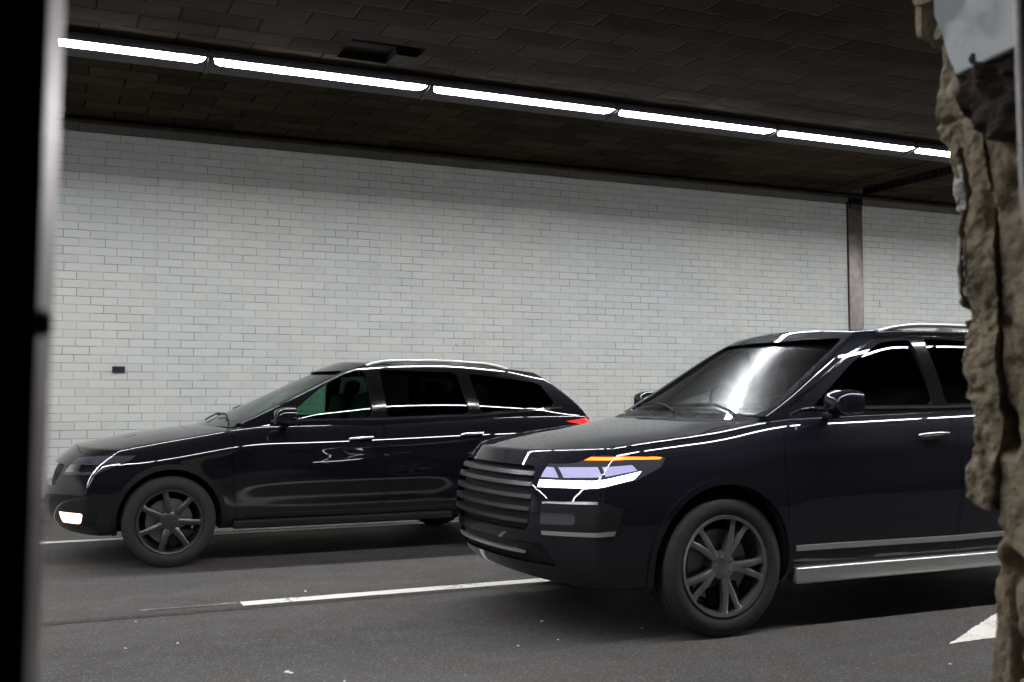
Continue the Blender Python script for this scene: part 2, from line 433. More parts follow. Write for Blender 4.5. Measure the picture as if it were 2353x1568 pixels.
bm = bmesh.new(); add_box(bm, (-300, NEAR_Y - 12, -.5), (300, 60, 0))
tag(obj('road', bm, M['asphalt']), kind='structure', label='dark grey asphalt road running through the tunnel')
def sheet(poly, z=.004):
    bm = bmesh.new(); v = [bm.verts.new((x, y, z)) for x, y in poly]; bm.faces.new(v); return bm
def wobble_strip(x0, x1, yc, wd, z=.004, amp=.006, step=.05, seed=0):
    bm = bmesh.new(); n = max(2, int((x1 - x0) / step)); A = []
    for i in range(n + 1):
        x = x0 + (x1 - x0) * i / n
        a = noise.noise((x * 6, seed, 0)) * amp; b = noise.noise((x * 6, seed + 9, 0)) * amp
        A.append((bm.verts.new((x, yc - wd / 2 + a, z)), bm.verts.new((x, yc + wd / 2 + b, z))))
    for p, q in zip(A, A[1:]): bm.faces.new((p[0], q[0], q[1], p[1]))
    return bm
# lane dash nearest the picture's middle, its worn ghost, edge line, tar seam
dashL = at_z(555, 1389, 0); dash_y = dashL.y
tag(obj('lane_dash', wobble_strip(dashL.x, dashL.x + 3.05, dash_y, .13, amp=.006), M['line_white']), kind='structure', label='white lane dash between the two cars')
tag(obj('lane_dash', wobble_strip(dashL.x + 9.1, dashL.x + 12.15, dash_y, .13, seed=3), M['line_white']), kind='structure', label='white lane dash farther down the tunnel')
tag(obj('lane_dash', wobble_strip(dashL.x - 9.1, dashL.x - 6.05, dash_y, .13, seed=5), M['line_white']), kind='structure', label='white lane dash behind the dark post')
g0 = at_z(320, 1404, 0); g1 = at_z(545, 1387, 0)
tag(obj('worn_line', wobble_strip(g0.x, g1.x, (g0.y + g1.y) / 2, .045, amp=.012, seed=11), M['line_worn']), kind='structure', label='thin worn remnant of an older white line')
e0 = at_z(70, 1250, 0)
tag(obj('edge_line', wobble_strip(X0, X1, e0.y, .115, amp=.005, step=.12, seed=21), M['line_white']), kind='structure', label='white edge line along the far kerb side')
s0 = at_z(60, 1442, 0)
tag(obj('tar_seam', wobble_strip(X0, X1, dash_y - .12, .085, z=.003, amp=.022, step=.08, seed=31), M['tar']), kind='structure', label='dark sealed seam beside the lane dash')
# arrow head in the nearest lane, mostly behind the broken pillar
a0 = at_z(2180, 1481, 0); a1 = at_z(2280, 1417, 0); a2 = at_z(2280, 1467, 0)
ux = (a1.x - a0.x); sl = (a1.y - a0.y) / ux
arrow = [(a0.x, a0.y), (a0.x + .95, a0.y + .01), (a0.x + .95, a0.y + .10), (a0.x + 2.6, a0.y + .10), (a0.x + 2.6, a0.y + .28), (a0.x + .95, a0.y + .28), (a0.x + .95, a0.y + sl * .95)]
rough = []
for k in range(len(arrow)):
    p, q_ = Vector(arrow[k]), Vector(arrow[(k + 1) % len(arrow)]); nn = max(1, int((q_ - p).length / .03))
    for t in range(nn):
        v = p.lerp(q_, t / nn); rough.append((v.x + random.uniform(-.004, .004), v.y + random.uniform(-.006, .006)))
arrow = rough
tag(obj('road_arrow', sheet(arrow), M['line_white']), kind='structure', label='white painted arrow head on the near lane')

for k in range(26):
    gx, gy, r_ = random.uniform(.3, 4.2), random.uniform(3.7, 6.9), random.uniform(.004, .011)
    bm = bmesh.new(); bmesh.ops.create_icosphere(bm, subdivisions=1, radius=r_)
    for v in bm.verts: v.co = Vector((v.co.x * random.uniform(.7, 1.6), v.co.y * random.uniform(.7, 1.3), max(-.3 * r_, v.co.z * .6)))
    g_ = obj('grit', bm, M['line_white'] if k % 3 else M['kerb'])
    g_.location = (gx, gy, .3 * r_); tag(g_, 'tiny pale chip of grit lying on the asphalt', 'grit', 'grit chips scattered on the road')
# kerb walk beside the far wall
bm = bmesh.new(); add_box(bm, (X0, KERB_Y, -.2), (X1, WALL_Y + .3, .15), .018, 2)
tag(obj('kerb', bm, M['kerb'], smooth=40), kind='structure', label='low grey concrete kerb walk at the foot of the tiled wall')
# dark gap at wall foot
# far wall
bm = bmesh.new(); add_box(bm, (X0, WALL_Y, .10), (X1, WALL_Y + .35, CEIL + .3))
wall = obj('tiled_wall', bm, M['wall_tile'])
tag(wall, 'long pale glazed tile wall on the far side of the tunnel', 'wall')
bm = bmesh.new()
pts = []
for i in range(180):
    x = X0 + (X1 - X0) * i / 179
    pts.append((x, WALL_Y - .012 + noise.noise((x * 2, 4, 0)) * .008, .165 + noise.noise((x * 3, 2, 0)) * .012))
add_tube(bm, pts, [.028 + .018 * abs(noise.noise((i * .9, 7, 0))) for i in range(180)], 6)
obj('foot_skirt', bm, M['black'], wall, 60)  # black uneven bead along the foot of the wall
# small dark grille in the wall
g_lo = at_y(257.5, 857, WALL_Y); g_hi = at_y(287, 842.5, WALL_Y)
vent = empty('wall_vent', ((g_lo.x + g_hi.x) / 2, WALL_Y, (g_lo.z + g_hi.z) / 2), 'small dark rectangular vent grille set in the tiled wall', 'vent')
hw_, hh_ = (g_hi.x - g_lo.x) / 2, (g_hi.z - g_lo.z) / 2
bm = bmesh.new(); add_box(bm, (-hw_, -.006, -hh_), (hw_, .004, hh_)); obj('backing', bm, M['black'], vent)
bm = bmesh.new()
add_box(bm, (-hw_, -.016, -hh_), (hw_, -.0065, -hh_ + .008)); add_box(bm, (-hw_, -.016, hh_ - .008), (hw_, -.0065, hh_))
add_box(bm, (-hw_, -.0155, -hh_ + .0085), (-hw_ + .008, -.0065, hh_ - .0085)); add_box(bm, (hw_ - .008, -.0155, -hh_ + .0085), (hw_, -.0065, hh_ - .0085))
obj('frame', bm, M['strap'], vent)
bm = bmesh.new()
for k in range(4):
    z = -hh_ + .016 + k * (2 * hh_ - .03) / 3
    add_box(bm, (-hw_ + .009, -.014, z - .003), (hw_ - .009, -.0065, z + .003))
obj('louvre', bm, M['strap'], vent)
# stencilled figures on the tiles
tcv = bpy.data.curves.new('t', 'FONT'); tcv.body = '28.50'; tcv.size = .105; tcv.extrude = .0008
to = bpy.data.objects.new('t', tcv); COL.objects.link(to)
dg = bpy.context.evaluated_depsgraph_get(); tme = bpy.data.meshes.new_from_object(to.evaluated_get(dg)); bpy.data.objects.remove(to)
tp = at_y(1664, 868, WALL_Y)
num = link_mesh('stencilled_number', tme, plain('stencil_ink', (.09, .08, .07), .7), wall)
num.rotation_euler = (R(90), 0, 0); num.location = (tp.x, WALL_Y - .002, tp.z)
# hairline cracks
bm = bmesh.new()
for (pa, pb) in (((1046, 790), (1052, 797)), ((2021, 690), (2022, 707))):
    A = at_y(*pa, WALL_Y); B = at_y(*pb, WALL_Y)
    pts = [A.lerp(B, t / 5) + Vector((noise.noise((t, 3, 0)) * .008, 0, noise.noise((t, 8, 0)) * .008)) for t in range(6)]
    add_tube(bm, [(p.x, WALL_Y - .0005, p.z) for p in pts], .003, 5)
obj('crack', bm, M['black'], wall)

# brown metal cover strip on the wall joint
t0 = at_y(1946, 455, WALL_Y); t1 = at_y(1977, 455, WALL_Y)
sw = (t1.x - t0.x) / 2; sx_ = (t0.x + t1.x) / 2
st = empty('joint_cover', (sx_, WALL_Y, .15), 'brown metal strip running up the tiled wall at the joint', 'metal strip')
bm = bmesh.new(); add_box(bm, (-sw, -.03, .02), (sw, -.001, CEIL - .15 - .22), .006, 2); obj('plate', bm, M['strip'], st, 40)
for s in (-1, 1):
    bm = bmesh.new(); add_box(bm, (s * (sw + .006) - .006, -.018, .02), (s * (sw + .006) + .006, -.001, CEIL - .15 - .12)); obj('side_flange', bm, M['black_steel'], st)
bm = bmesh.new(); add_box(bm, (-sw + .02, -.06, CEIL - .15 - .215), (sw - .01, -.001, CEIL - .15 - .02), .01); obj('clamp', bm, M['black_steel'], st, 40)
for k in range(6):
    for s in (-1, 1):
        bm = bmesh.new(); g = bmesh.ops.create_uvsphere(bm, u_segments=8, v_segments=5, radius=.011)
        for v in g['verts']: v.co += Vector((s * (sw - .03), -.032, .35 + k * .62))
        obj('rivet', bm, M['strip'], st, 60)
# small dark box hung under the cable
bx_lo = at_y(2021, 457, WALL_Y - .02)
jb = empty('junction_box', (bx_lo.x + .10, WALL_Y, bx_lo.z + .03), 'small black junction box under the cable right of the metal strip', 'junction box')
bm = bmesh.new(); add_box(bm, (-.09, -.10, -.03), (.09, -.001, .13), .012); obj('case', bm, M['black_steel'], jb, 40)
for gx in (-.03, .04):
    bm = bmesh.new(); add_tube(bm, [(gx, -.05, -.031), (gx, -.05, -.055)], .016, 10); obj('gland', bm, M['black_steel'], jb, 50)

# ceiling with real recesses
h0 = at_z(770, 118, CEIL); h1 = at_z(965, 120, CEIL)
hx0 = at_z(770, 135, CEIL).x; hx1 = at_z(895, 140, CEIL).x; hx2 = at_z(962, 130, CEIL).x
hy0 = at_z(850, 142, CEIL).y; hym = at_z(850, 118, CEIL).y; hy1 = at_z(850, 95, CEIL).y
sx0 = at_z(2000, 428, CEIL).x; sx1 = sx0 + .42
xs = sorted([X0, hx0, hx1, hx2, sx0, sx1, X1]); ys = sorted([NEAR_Y - .02, hy1, hym, hy0, 8.2, WALL_Y + .02])
def in_recess(x, y):
    if min(hy0, hym) < y < max(hy0, hym) and hx0 < x < hx1: return .07
    if min(hy1, hym) < y < max(hy1, hym) and hx0 < x < hx2: return .09
    if sx0 < x < sx1 and y > 8.2 and y < WALL_Y + .02: return .16
    return 0
bm = bmesh.new()
cells = {}
for i in range(len(xs) - 1):
    for j in range(len(ys) - 1):
        cells[i, j] = in_recess((xs[i] + xs[i + 1]) / 2, (ys[j] + ys[j + 1]) / 2)
def quad(bm, *p): return bm.faces.new([bm.verts.new(v) for v in p])
for (i, j), d in cells.items():
    z = CEIL + d
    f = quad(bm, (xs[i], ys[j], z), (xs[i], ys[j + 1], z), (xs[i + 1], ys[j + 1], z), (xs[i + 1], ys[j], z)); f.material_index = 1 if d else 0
    for (a, b_), (p, q_) in (((i + 1, j), ((xs[i + 1], ys[j]), (xs[i + 1], ys[j + 1]))), ((i, j + 1), ((xs[i], ys[j + 1]), (xs[i + 1], ys[j + 1])))):
        d2 = cells.get((a, b_))
        if d2 is not None and d2 != d:
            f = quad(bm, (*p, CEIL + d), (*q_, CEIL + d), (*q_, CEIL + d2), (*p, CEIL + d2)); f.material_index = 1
# closed slab on top
zt_ = CEIL + .5
quad(bm, (X0, ys[0], zt_), (X1, ys[0], zt_), (X1, ys[-1], zt_), (X0, ys[-1], zt_))
me = bm_mesh(bm, 'ceiling')
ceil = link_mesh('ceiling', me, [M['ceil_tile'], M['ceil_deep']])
tag(ceil, kind='structure', label='dark sooty tiled ceiling of the tunnel')
# torn edge of the recess and joint batten
jx = at_z(1930, 425, CEIL).x
bm = bmesh.new(); add_box(bm, (jx - .012, 9.5, CEIL - .012), (jx + .012, WALL_Y - .05, CEIL + .01)); obj('joint_batten', bm, M['ceil_tile'], ceil)
bm = bmesh.new(); add_box(bm, (jx + .05, 9.5, CEIL - .006), (sx0 - .03, WALL_Y - .05, CEIL + .01)); obj('joint_batten', bm, M['ceil_tile'], ceil)

# ---------------------------------------------------------------- luminaires
LAMP_Y = 9.40
PITCH_L = 2.039; FIRST = 1.242 - PITCH_L
def make_lamp():
    root = empty('tunnel_lamp', (0, 0, CEIL), '', 'lamp', 'row of tunnel lamps along the far side of the ceiling')
    Ln = PITCH_L
    # housing: shallow trough hung from the ceiling
    bm = bmesh.new()
    prof = [(-.09, -.002), (.09, -.002), (.142, -.06), (.146, -.140), (.137, -.140), (-.137, -.091), (-.147, -.085), (-.142, -.05)]
    a = [bm.verts.new((.015, y, z)) for y, z in prof]; b = [bm.verts.new((Ln - .015, y, z)) for y, z in prof]
    bm.faces.new(a); bm.faces.new(b[::-1])
    for i in range(8): bm.faces.new((a[i], b[i], b[(i + 1) % 8], a[(i + 1) % 8]))
    obj('housing', bm, M['housing'], root)
    bm = bmesh.new()
    prof = [(-.136, -.088), (-.135, -.0950), (-.07, -.1046), (0, -.1150), (.07, -.1254), (.1365, -.1350)]
    nb_ = len(prof)
    xs_ = [(.035, .75), (.06, .93), (.10, 1.0), (Ln - .10, 1.0), (Ln - .06, .93), (Ln - .035, .75)]
    rings = []
    for x, s in xs_: rings.append([bm.verts.new((x, y * (.9 + .1 * s), z + .012 * (1 - s))) for y, z in prof])
    for A, B in zip(rings, rings[1:]):
        for i in range(nb_ - 1): bm.faces.new((A[i], B[i], B[i + 1], A[i + 1]))
    bm.faces.new(rings[0]); bm.faces.new(rings[-1][::-1])
    obj('lens', bm, M['lamp'], root, 50)
    bm = bmesh.new()
    pr = [(-.12, -.004), (-.163, -.05), (-.162, -.088), (-.136, -.108), (-.05, -.124), (.05, -.138), (.135, -.153), (.160, -.140), (.161, -.05), (.12, -.004)]
    for x in (-.013,):
        A = [bm.verts.new((x, y, z)) for y, z in pr]; B = [bm.verts.new((x + .026, y, z)) for y, z in pr]
        C = [bm.verts.new((x, y * .94, z * .955)) for y, z in pr]; D = [bm.verts.new((x + .026, y * .94, z * .955)) for y, z in pr]
        for i in range(len(pr) - 1):
            bm.faces.new((A[i], B[i], B[i + 1], A[i + 1])); bm.faces.new((C[i], C[i + 1], D[i + 1], D[i]))
            bm.faces.new((A[i], A[i + 1], C[i + 1], C[i])); bm.faces.new((B[i], D[i], D[i + 1], B[i + 1]))
    obj('strap', bm, M['strap'], root, 40)
    for x in (.30, Ln - .30):
        bm = bmesh.new(); add_box(bm, (x - .02, -.156, -.095), (x + .02, -.146, -.05), .003); obj('latch', bm, M['strap'], root)
    return root
proto = make_lamp()
def copy_thing(o):
    c = o.copy(); COL.objects.link(c)
    for ch in [x for x in bpy.data.objects if x.parent == o]:
        d = ch.copy(); COL.objects.link(d); d.parent = c
    return c
names = {0: 'leftmost lit tunnel lamp, its left end hidden by the dark post', 1: 'second lit tunnel lamp from the left, beside the hole in the ceiling',
         2: 'third lit tunnel lamp from the left, just right of the ceiling hole', 3: 'fourth lit tunnel lamp from the left, above the gap between the two cars',
         4: 'fifth lit tunnel lamp from the left, above the metal joint strip', 5: 'rightmost lit tunnel lamp, cut short by the broken concrete pillar'}
first = True
for i in range(-10, 18):
    o = proto if first else copy_thing(proto)
    first = False
    o.location = (FIRST + i * PITCH_L, LAMP_Y, CEIL)
    if i in names: o['label'] = names[i]
    else:
        o['label'] = 'lit tunnel lamp of the far row outside the picture'; o['group'] = 'far row lamps beyond the picture edges'
for i in range(-10, 18):
    o = copy_thing(proto); o.location = (FIRST + (i + 1) * PITCH_L + .6, 3.4, CEIL); o.rotation_euler = (0, 0, PI)
    o['label'] = 'lit tunnel lamp of the near row above the picture'; o['group'] = 'near row lamps above the picture edge'

# ---------------------------------------------------------------- cable along the top of the wall
cab_px = [(60, 248), (135, 262), (250, 268), (370, 272), (460, 287), (560, 296), (650, 299), (740, 313), (830, 321), (905, 327), (980, 341), (1060, 347), (1130, 350), (1215, 364), (1290, 371), (1350, 374), (1440, 387), (1510, 393), (1580, 399), (1660, 409), (1740, 413), (1850, 425), (1960, 434), (2060, 447), (2200, 462)]
pts = [at_y(px, py, WALL_Y - .05) for px, py in cab_px]
pts = [Vector((X0, WALL_Y - .05, pts[0].z))] + pts + [Vector((X1, WALL_Y - .05, pts[-1].z))]
dense = []
zx = [(p.x, p.z) for p in pts]
n = 260
for i in range(n + 1):
    x = X0 + (X1 - X0) * i / n
    dense.append((x, WALL_Y - .045 + .008 * noise.noise((x, 1, 0)), min(CEIL - .03, interp(zx, x))))
cb = empty('power_cable', (0, 0, 0), 'dark sagging cable clipped along the top of the tiled wall', 'cable')
bm = bmesh.new(); add_tube(bm, dense, .032, 8); obj('cable_sheath', bm, M['cable'], cb, 60)
bm = bmesh.new(); add_tube(bm, [(x, WALL_Y - .03, min(CEIL - .02, z + .05 + .012 * noise.noise((x * 1.5, 5, 0)))) for x, y, z in dense], .022, 8); obj('thin_cable', bm, M['cable'], cb, 60)
for px, py in ((375, 264), (652, 290), (903, 318), (1130, 343), (1352, 368), (1558, 390), (1742, 406)):
    p = at_y(px, py, WALL_Y - .06)
    bm = bmesh.new(); add_box(bm, (p.x - .05, WALL_Y - .11, p.z - .05), (p.x + .05, WALL_Y - .002, min(CEIL - .005, p.z + .06)), .012)
    obj('cable_clip', bm, M['black_steel'], cb, 40)

# ---------------------------------------------------------------- passage we look from: near wall, parapet, back
nw = empty('near_wall', (0, NEAR_Y, 0), 'dark concrete wall of the side passage beside the near lane', 'wall')
def nbox(name, lo, hi, mat=M['dark_conc']):
    bm = bmesh.new(); add_box(bm, Vector(lo) - Vector((0, NEAR_Y, 0)), Vector(hi) - Vector((0, NEAR_Y, 0)), .01); return obj(name, bm, mat, nw)
nbox('wall_panel', (X0, .75, -.1), (-.55, NEAR_Y, CEIL + .2))
nbox('wall_panel', (2.6, .62, -.1), (X1, NEAR_Y, CEIL + .2))
nbox('parapet', (-.54, .75, -.1), (2.59, NEAR_Y - .01, .45))
nbox('lintel', (-.54, .75, 2.75), (2.59, NEAR_Y - .01, CEIL + .2))
nbox('passage_wall', (X0, -2.6, -.1), (X1, -2.3, 3.4))
nbox('passage_roof', (X0, -2.29, 3.0), (X1, .74, 3.3))

# left steel post (close to the lens)
PY = .50
pt = at_y(113, 0, PY); pb_ = at_y(58, 1568, PY)
post = empty('steel_post', (0, PY, 0), 'black steel post close to the lens along the left edge', 'post')
def post_piece(name, dx0, dx1, y0, y1, mat, bev=.0015):
    bm = bmesh.new()
    zt, zb = 2.7, .42
    def xe(z): return pt.x + (pb_.x - pt.x) * (pt.z - z) / (pt.z - pb_.z)
    vs = []
    for z in (zb, zt):
        for (dx, y) in ((dx0, y0), (dx1, y0), (dx1, y1), (dx0, y1)): vs.append(bm.verts.new((xe(z) + dx, y - PY, z)))
    for q_ in ((0, 1, 2, 3), (4, 7, 6, 5), (0, 4, 5, 1), (1, 5, 6, 2), (2, 6, 7, 3), (3, 7, 4, 0)): bm.faces.new([vs[k] for k in q_])
    if bev: bmesh.ops.bevel(bm, geom=list(bm.edges), offset=bev, segments=2, affect='EDGES')
    return obj(name, bm, mat, post, 40), xe
post_piece('web', -.20, 0.0, PY - .02, PY + .012, M['black_steel'])
bm = bmesh.new(); vs = []
def xpost(z): return pt.x + (pb_.x - pt.x) * (pt.z - z) / (pt.z - pb_.z)
for z in (.42, 2.7):
    t = (z - pb_.z) / (pt.z - pb_.z); wd = .0012 + .0026 * t
    for (dx, y) in ((-.004, .0125), (.0, .0125), (wd, .050), (wd, .054), (-.05, .054), (-.05, .050)): vs.append(bm.verts.new((xpost(z) + dx, y, z)))
for k in range(6): bm.faces.new((vs[k], vs[(k + 1) % 6], vs[6 + (k + 1) % 6], vs[6 + k]))
bm.faces.new(vs[:6][::-1]); bm.faces.new(vs[6:])
obj('flange', bm, M['flange'], post)
kb = at_y(97, 748, PY + .02)
bm = bmesh.new(); add_tube(bm, [(kb.x - .012, .0, kb.z), (kb.x + .0015, .0, kb.z), (kb.x + .0042, .0, kb.z)], [.0062, .0062, .004], 12); obj('bolt_head', bm, M['black_steel'], post, 40)

# right broken concrete jamb -------------------------------------------------
JX = 1.30
def P3(zx_, zy_, r):
    """zoom coordinates of the four study crops -> reference pixels"""
    x0, y0, s = {1: (3600, 0, 2.24), 2: (3600, 600, 1.96), 3: (3600, 1300, 1.96), 4: (3600, 2000, 2.147)}[r]
    return ((x0 + zx_ / s) * .57446, (y0 + zy_ / s) * .57446)
def jam(p, X=JX):
    v = at_x(p[0], p[1], X); return (v.y, v.z)
crust_edge = [P3(395, 380, 1), P3(372, 420, 1), P3(375, 620, 1), P3(365, 800, 1), P3(355, 1050, 1), P3(358, 1150, 1), P3(372, 1260, 1), P3(420, 1330, 1), P3(440, 1430, 1),
              P3(395, 95, 2), P3(405, 250, 2), P3(430, 400, 2), P3(445, 480, 2), P3(468, 520, 2), P3(470, 560, 2), P3(460, 700, 2), P3(470, 820, 2), P3(475, 1000, 2), P3(490, 1150, 2), P3(472, 1190, 2), P3(474, 1230, 2), P3(520, 1262, 2), P3(522, 1325, 2), P3(492, 1350, 2),
              P3(500, 60, 3), P3(507, 200, 3), P3(490, 235, 3), P3(500, 380, 3), P3(515, 470, 3), P3(500, 530, 3), P3(520, 575, 3), P3(570, 590, 3), P3(570, 680, 3), P3(560, 760, 3), P3(575, 850, 3), P3(592, 940, 3), P3(555, 1050, 3), P3(525, 1110, 3), P3(540, 1180, 3), P3(530, 1250, 3), P3(526, 1340, 3), P3(580, 1390, 3), P3(640, 1430, 3), P3(700, 1448, 3)]
core_edge = [P3(690, -20, 1), P3(700, 1000, 1), P3(740, 600, 2), P3(760, 1000, 2), P3(760, 1500, 2), P3(760, 480, 3), P3(765, 640, 3), P3(775, 800, 3), P3(755, 1000, 3), P3(745, 1200, 3), P3(725, 1420, 3), P3(735, 1560, 3), P3(810, 150, 4), P3(805, 350, 4), P3(782, 385, 4), P3(790, 520, 4), P3(792, 620, 4), P3(766, 680, 4), P3(780, 760, 4), P3(771, 900, 4), P3(756, 985, 4), P3(762, 1060, 4), P3(777, 1190, 4), P3(762, 1290, 4), P3(756, 1450, 4), P3(737, 1500, 4), P3(735, 1575, 4)]
pil = empty('broken_pillar', (JX, NEAR_Y, 0), 'broken rough concrete pillar along the right edge with flaking layers', 'pillar')
PO = Vector((JX, NEAR_Y, 0))
def fbm(p, s, o=5):
    return noise.fractal(Vector(p) * s, .9, 2.1, o)
def edge_interp(ed, z):
    """ed: list of (Y,z) sorted by falling z"""
    if z >= ed[0][1]: return ed[0][0]
    for (ya, za), (yb, zb) in zip(ed, ed[1:]):
        if zb <= z <= za:
            t = (za - z) / max(1e-6, za - zb); return ya + (yb - ya) * t
    return ed[-1][0]
def slab(name, edge, y_in, x_face, thick, z_hi, z_lo, mat, relief, nz, ny, seed, edge_jag=.004, extra=None, parent=pil, back_curve=.0):
    """rough slab of concrete: visible face near X = x_face looking towards -X, broken outer edge at Y = edge(z)"""
    bm = bmesh.new(); G = []; B = []
    for i in range(nz + 1):
        z = z_hi + (z_lo - z_hi) * i / nz
        yo = edge_interp(edge, z) + edge_jag * fbm((seed, z * 3, 1), 9)
        yi = y_in(z) if callable(y_in) else y_in
        rowf, rowb = [], []
        for j in range(ny + 1):
            t = (j / ny) ** 1.7; y = yo + (yi - yo) * t
            dx = relief * fbm((y * 1.0, z, seed), 9.0, 6) + relief * .5 * fbm((y, z, seed + 4), 30.0, 4)
            ed = max(0, 1 - (yo - y) / .010)
            dx += ed ** 2 * .014 + .0038 * fbm((y, z, seed + 7), 70.0, 4)
            if extra: dx += extra(y, z)
            rowf.append(bm.verts.new(Vector((x_face + dx, y, z)) - PO))
            rowb.append(bm.verts.new(Vector((x_face + max(.02, thick - .25 * ed * thick + .4 * relief * fbm((y, z, seed + 20), 12)) + max(0, dx), y - ed * .004, z)) - PO))
        G.append(rowf); B.append(rowb)
    for i in range(nz):
        for j in range(ny):
            bm.faces.new((G[i][j], G[i][j + 1], G[i + 1][j + 1], G[i + 1][j])); bm.faces.new((B[i][j], B[i + 1][j], B[i + 1][j + 1], B[i][j + 1]))
        bm.faces.new((G[i][0], G[i + 1][0], B[i + 1][0], B[i][0])); bm.faces.new((G[i][ny], B[i][ny], B[i + 1][ny], G[i + 1][ny]))
    for j in range(ny):
        bm.faces.new((G[0][j], B[0][j], B[0][j + 1], G[0][j + 1])); bm.faces.new((G[nz][j], G[nz][j + 1], B[nz][j + 1], B[nz][j]))
    return obj(name, bm, mat, parent, 70)
coreE = [jam(p) for p in core_edge]; crustE = [jam(p) for p in crust_edge]
def core_pits(y, z):
    v = 0
    for (px, r, dep) in ((P3(880, 230, 2), .012, .03), (P3(860, 420, 2), .016, .02), (P3(830, 1360, 2), .007, .015), (P3(800, 760, 3), .016, .05), (P3(860, 920, 3), .012, .03), (P3(870, 290, 3), .007, .012), (P3(930, 290, 3), .008, .012),
                         (P3(860, 290, 4), .007, .02), (P3(930, 570, 4), .016, .03), (P3(1000, 640, 4), .010, .025), (P3(1020, 1480, 4), .009, .03), (P3(1040, 1280, 4), .014, .02)):
        yy, zz = jam(px); v += dep * math.exp(-((y - yy) ** 2 + ((z - zz) * .8) ** 2) / (r * r))
    # crack running down the smooth face
    cy, _ = jam(P3(930 + 40 * math.sin(z * 9), 1000, 4)); 
    if z < 1.05: v += .012 * math.exp(-((y - cy) / .004) ** 2)
    return v
z_top, z_bot = 2.74, .40
slab('core', coreE, .60, JX + .002, .9, z_top, z_bot, M['conc'], .006, 460, 80, 1.0, .004, core_pits)
# outer flaking layer, a few centimetres in front of the core
def crust_in(z): return edge_interp(coreE, z) + .012 * fbm((5, z, 2), 6) - .006
crev = [jam(p) for p in (P3(575, 1330, 1), P3(560, 1420, 1), P3(500, 60, 2), P3(520, 250, 2), P3(530, 420, 2), P3(512, 560, 2), P3(530, 720, 2), P3(538, 840, 2), P3(548, 1000, 2), P3(545, 1150, 2), P3(548, 1300, 2), P3(520, 1450, 2))]
def crust_relief(y, z):
    v = 0
    if crev[-1][1] < z < crev[0][1]:
        w_ = .0030 + .0022 * noise.noise((3, z * 14, 1)); v += .034 * math.exp(-((y - edge_interp(crev, z)) / w_) ** 2)
    for (px, sy, sz, dep) in ((P3(700, 500, 2), .010, .03, .02), (P3(545, 490, 3), .006, .012, .03), (P3(560, 530, 3), .03, .006, .012), (P3(430, 1110, 1), .05, .005, .012)):
        yy, zz = jam(px); v += dep * math.exp(-((y - yy) / sy) ** 2 - ((z - zz) / sz) ** 2)
    return v
zc_hi, zc_lo = crustE[0][1], crustE[-1][1]
slab('flaking_layer', crustE, crust_in, JX - .008, .10, zc_hi, zc_lo, M['conc'], .009, 420, 34, 3.0, .003, crust_relief)
# pale shard behind the flaking layer
sh = [P3(440, 1432, 1), P3(395, 95, 2), P3(405, 250, 2), P3(430, 400, 2), P3(445, 480, 2)]
sh2 = [P3(458, 700, 2), P3(466, 820, 2), P3(475, 1000, 2), P3(490, 1150, 2)]
for k, e in enumerate((sh, sh2)):
    E = [(y + .006, z) for y, z in [jam(p) for p in e]]
    wdt = .028 if k == 0 else .022
    slab('pale_shard', E, lambda z, E=E, wdt=wdt: edge_interp(E, z) - wdt, JX - .004, .03, E[0][1], E[-1][1], M['conc_pale'], .006, 70, 8, 6.0 + k, .003)
# dark rusted lump under the painted patch
lump = [P3(500, 660, 1), P3(505, 760, 1), P3(462, 860, 1), P3(500, 950, 1), P3(540, 1030, 1), P3(600, 1110, 1), P3(690, 1190, 1), P3(800, 1260, 1)]
lumpE = [jam(p, JX - .03) for p in lump]
slab('rusted_lump', lumpE, .35, JX - .040, .10, lumpE[0][1] + .02, lumpE[-1][1], M['rust'], .028, 70, 60, 9.0, .004)
# grey painted patch
pp = [P3(278, -25, 1), P3(300, 150, 1), P3(385, 290, 1), P3(430, 500, 1), P3(495, 672, 1), P3(1200, 340, 1), P3(1200, -25, 1)]
bm = bmesh.new()
fv = [Vector((JX - .052, *jam(p, JX - .052))) for p in pp]
fv[0].z += .9; fv[-1].z += .9
A = [bm.verts.new(v - PO) for v in fv]; Bk = [bm.verts.new(v - PO + Vector((.05, 0, 0))) for v in fv]
bm.faces.new(A); bm.faces.new(Bk[::-1])
for i in range(len(A)): j = (i + 1) % len(A); bm.faces.new((A[i], Bk[i], Bk[j], A[j]))
bmesh.ops.bevel(bm, geom=list(bm.edges), offset=.002, segments=2, affect='EDGES')
obj('painted_patch', bm, M['plaster'], pil, 40)
# broken scraps at the very top left of it
bm = bmesh.new()
def scrap(poly, X, th, bm):
    v = [Vector((X, *jam(p, X))) for p in poly]
    a = [bm.verts.new(q_ - PO) for q_ in v]; b = [bm.verts.new(q_ - PO + Vector((th, 0, 0))) for q_ in v]
    bm.faces.new(a); bm.faces.new(b[::-1])
    for i in range(len(a)): j = (i + 1) % len(a); bm.faces.new((a[i], b[i], b[j], a[j]))
bm = bmesh.new(); scrap([P3(110, -30, 1), P3(112, 20, 1), P3(135, 55, 1), P3(190, 40, 1), P3(285, 5, 1), P3(285, -30, 1)], JX - .02, .03, bm); obj('scrap', bm, M['conc'], pil)
bm = bmesh.new(); scrap([P3(138, 60, 1), P3(188, 62, 1), P3(190, 200, 1), P3(188, 320, 1), P3(152, 338, 1), P3(140, 240, 1)], JX - .01, .012, bm); obj('scrap', bm, M['conc'], pil)
bm = bmesh.new(); scrap([P3(335, 220, 1), P3(385, 295, 1), P3(345, 350, 1), P3(310, 352, 1), P3(300, 320, 1)], JX - .01, .02, bm); obj('scrap', bm, M['conc'], pil)
bm = bmesh.new()
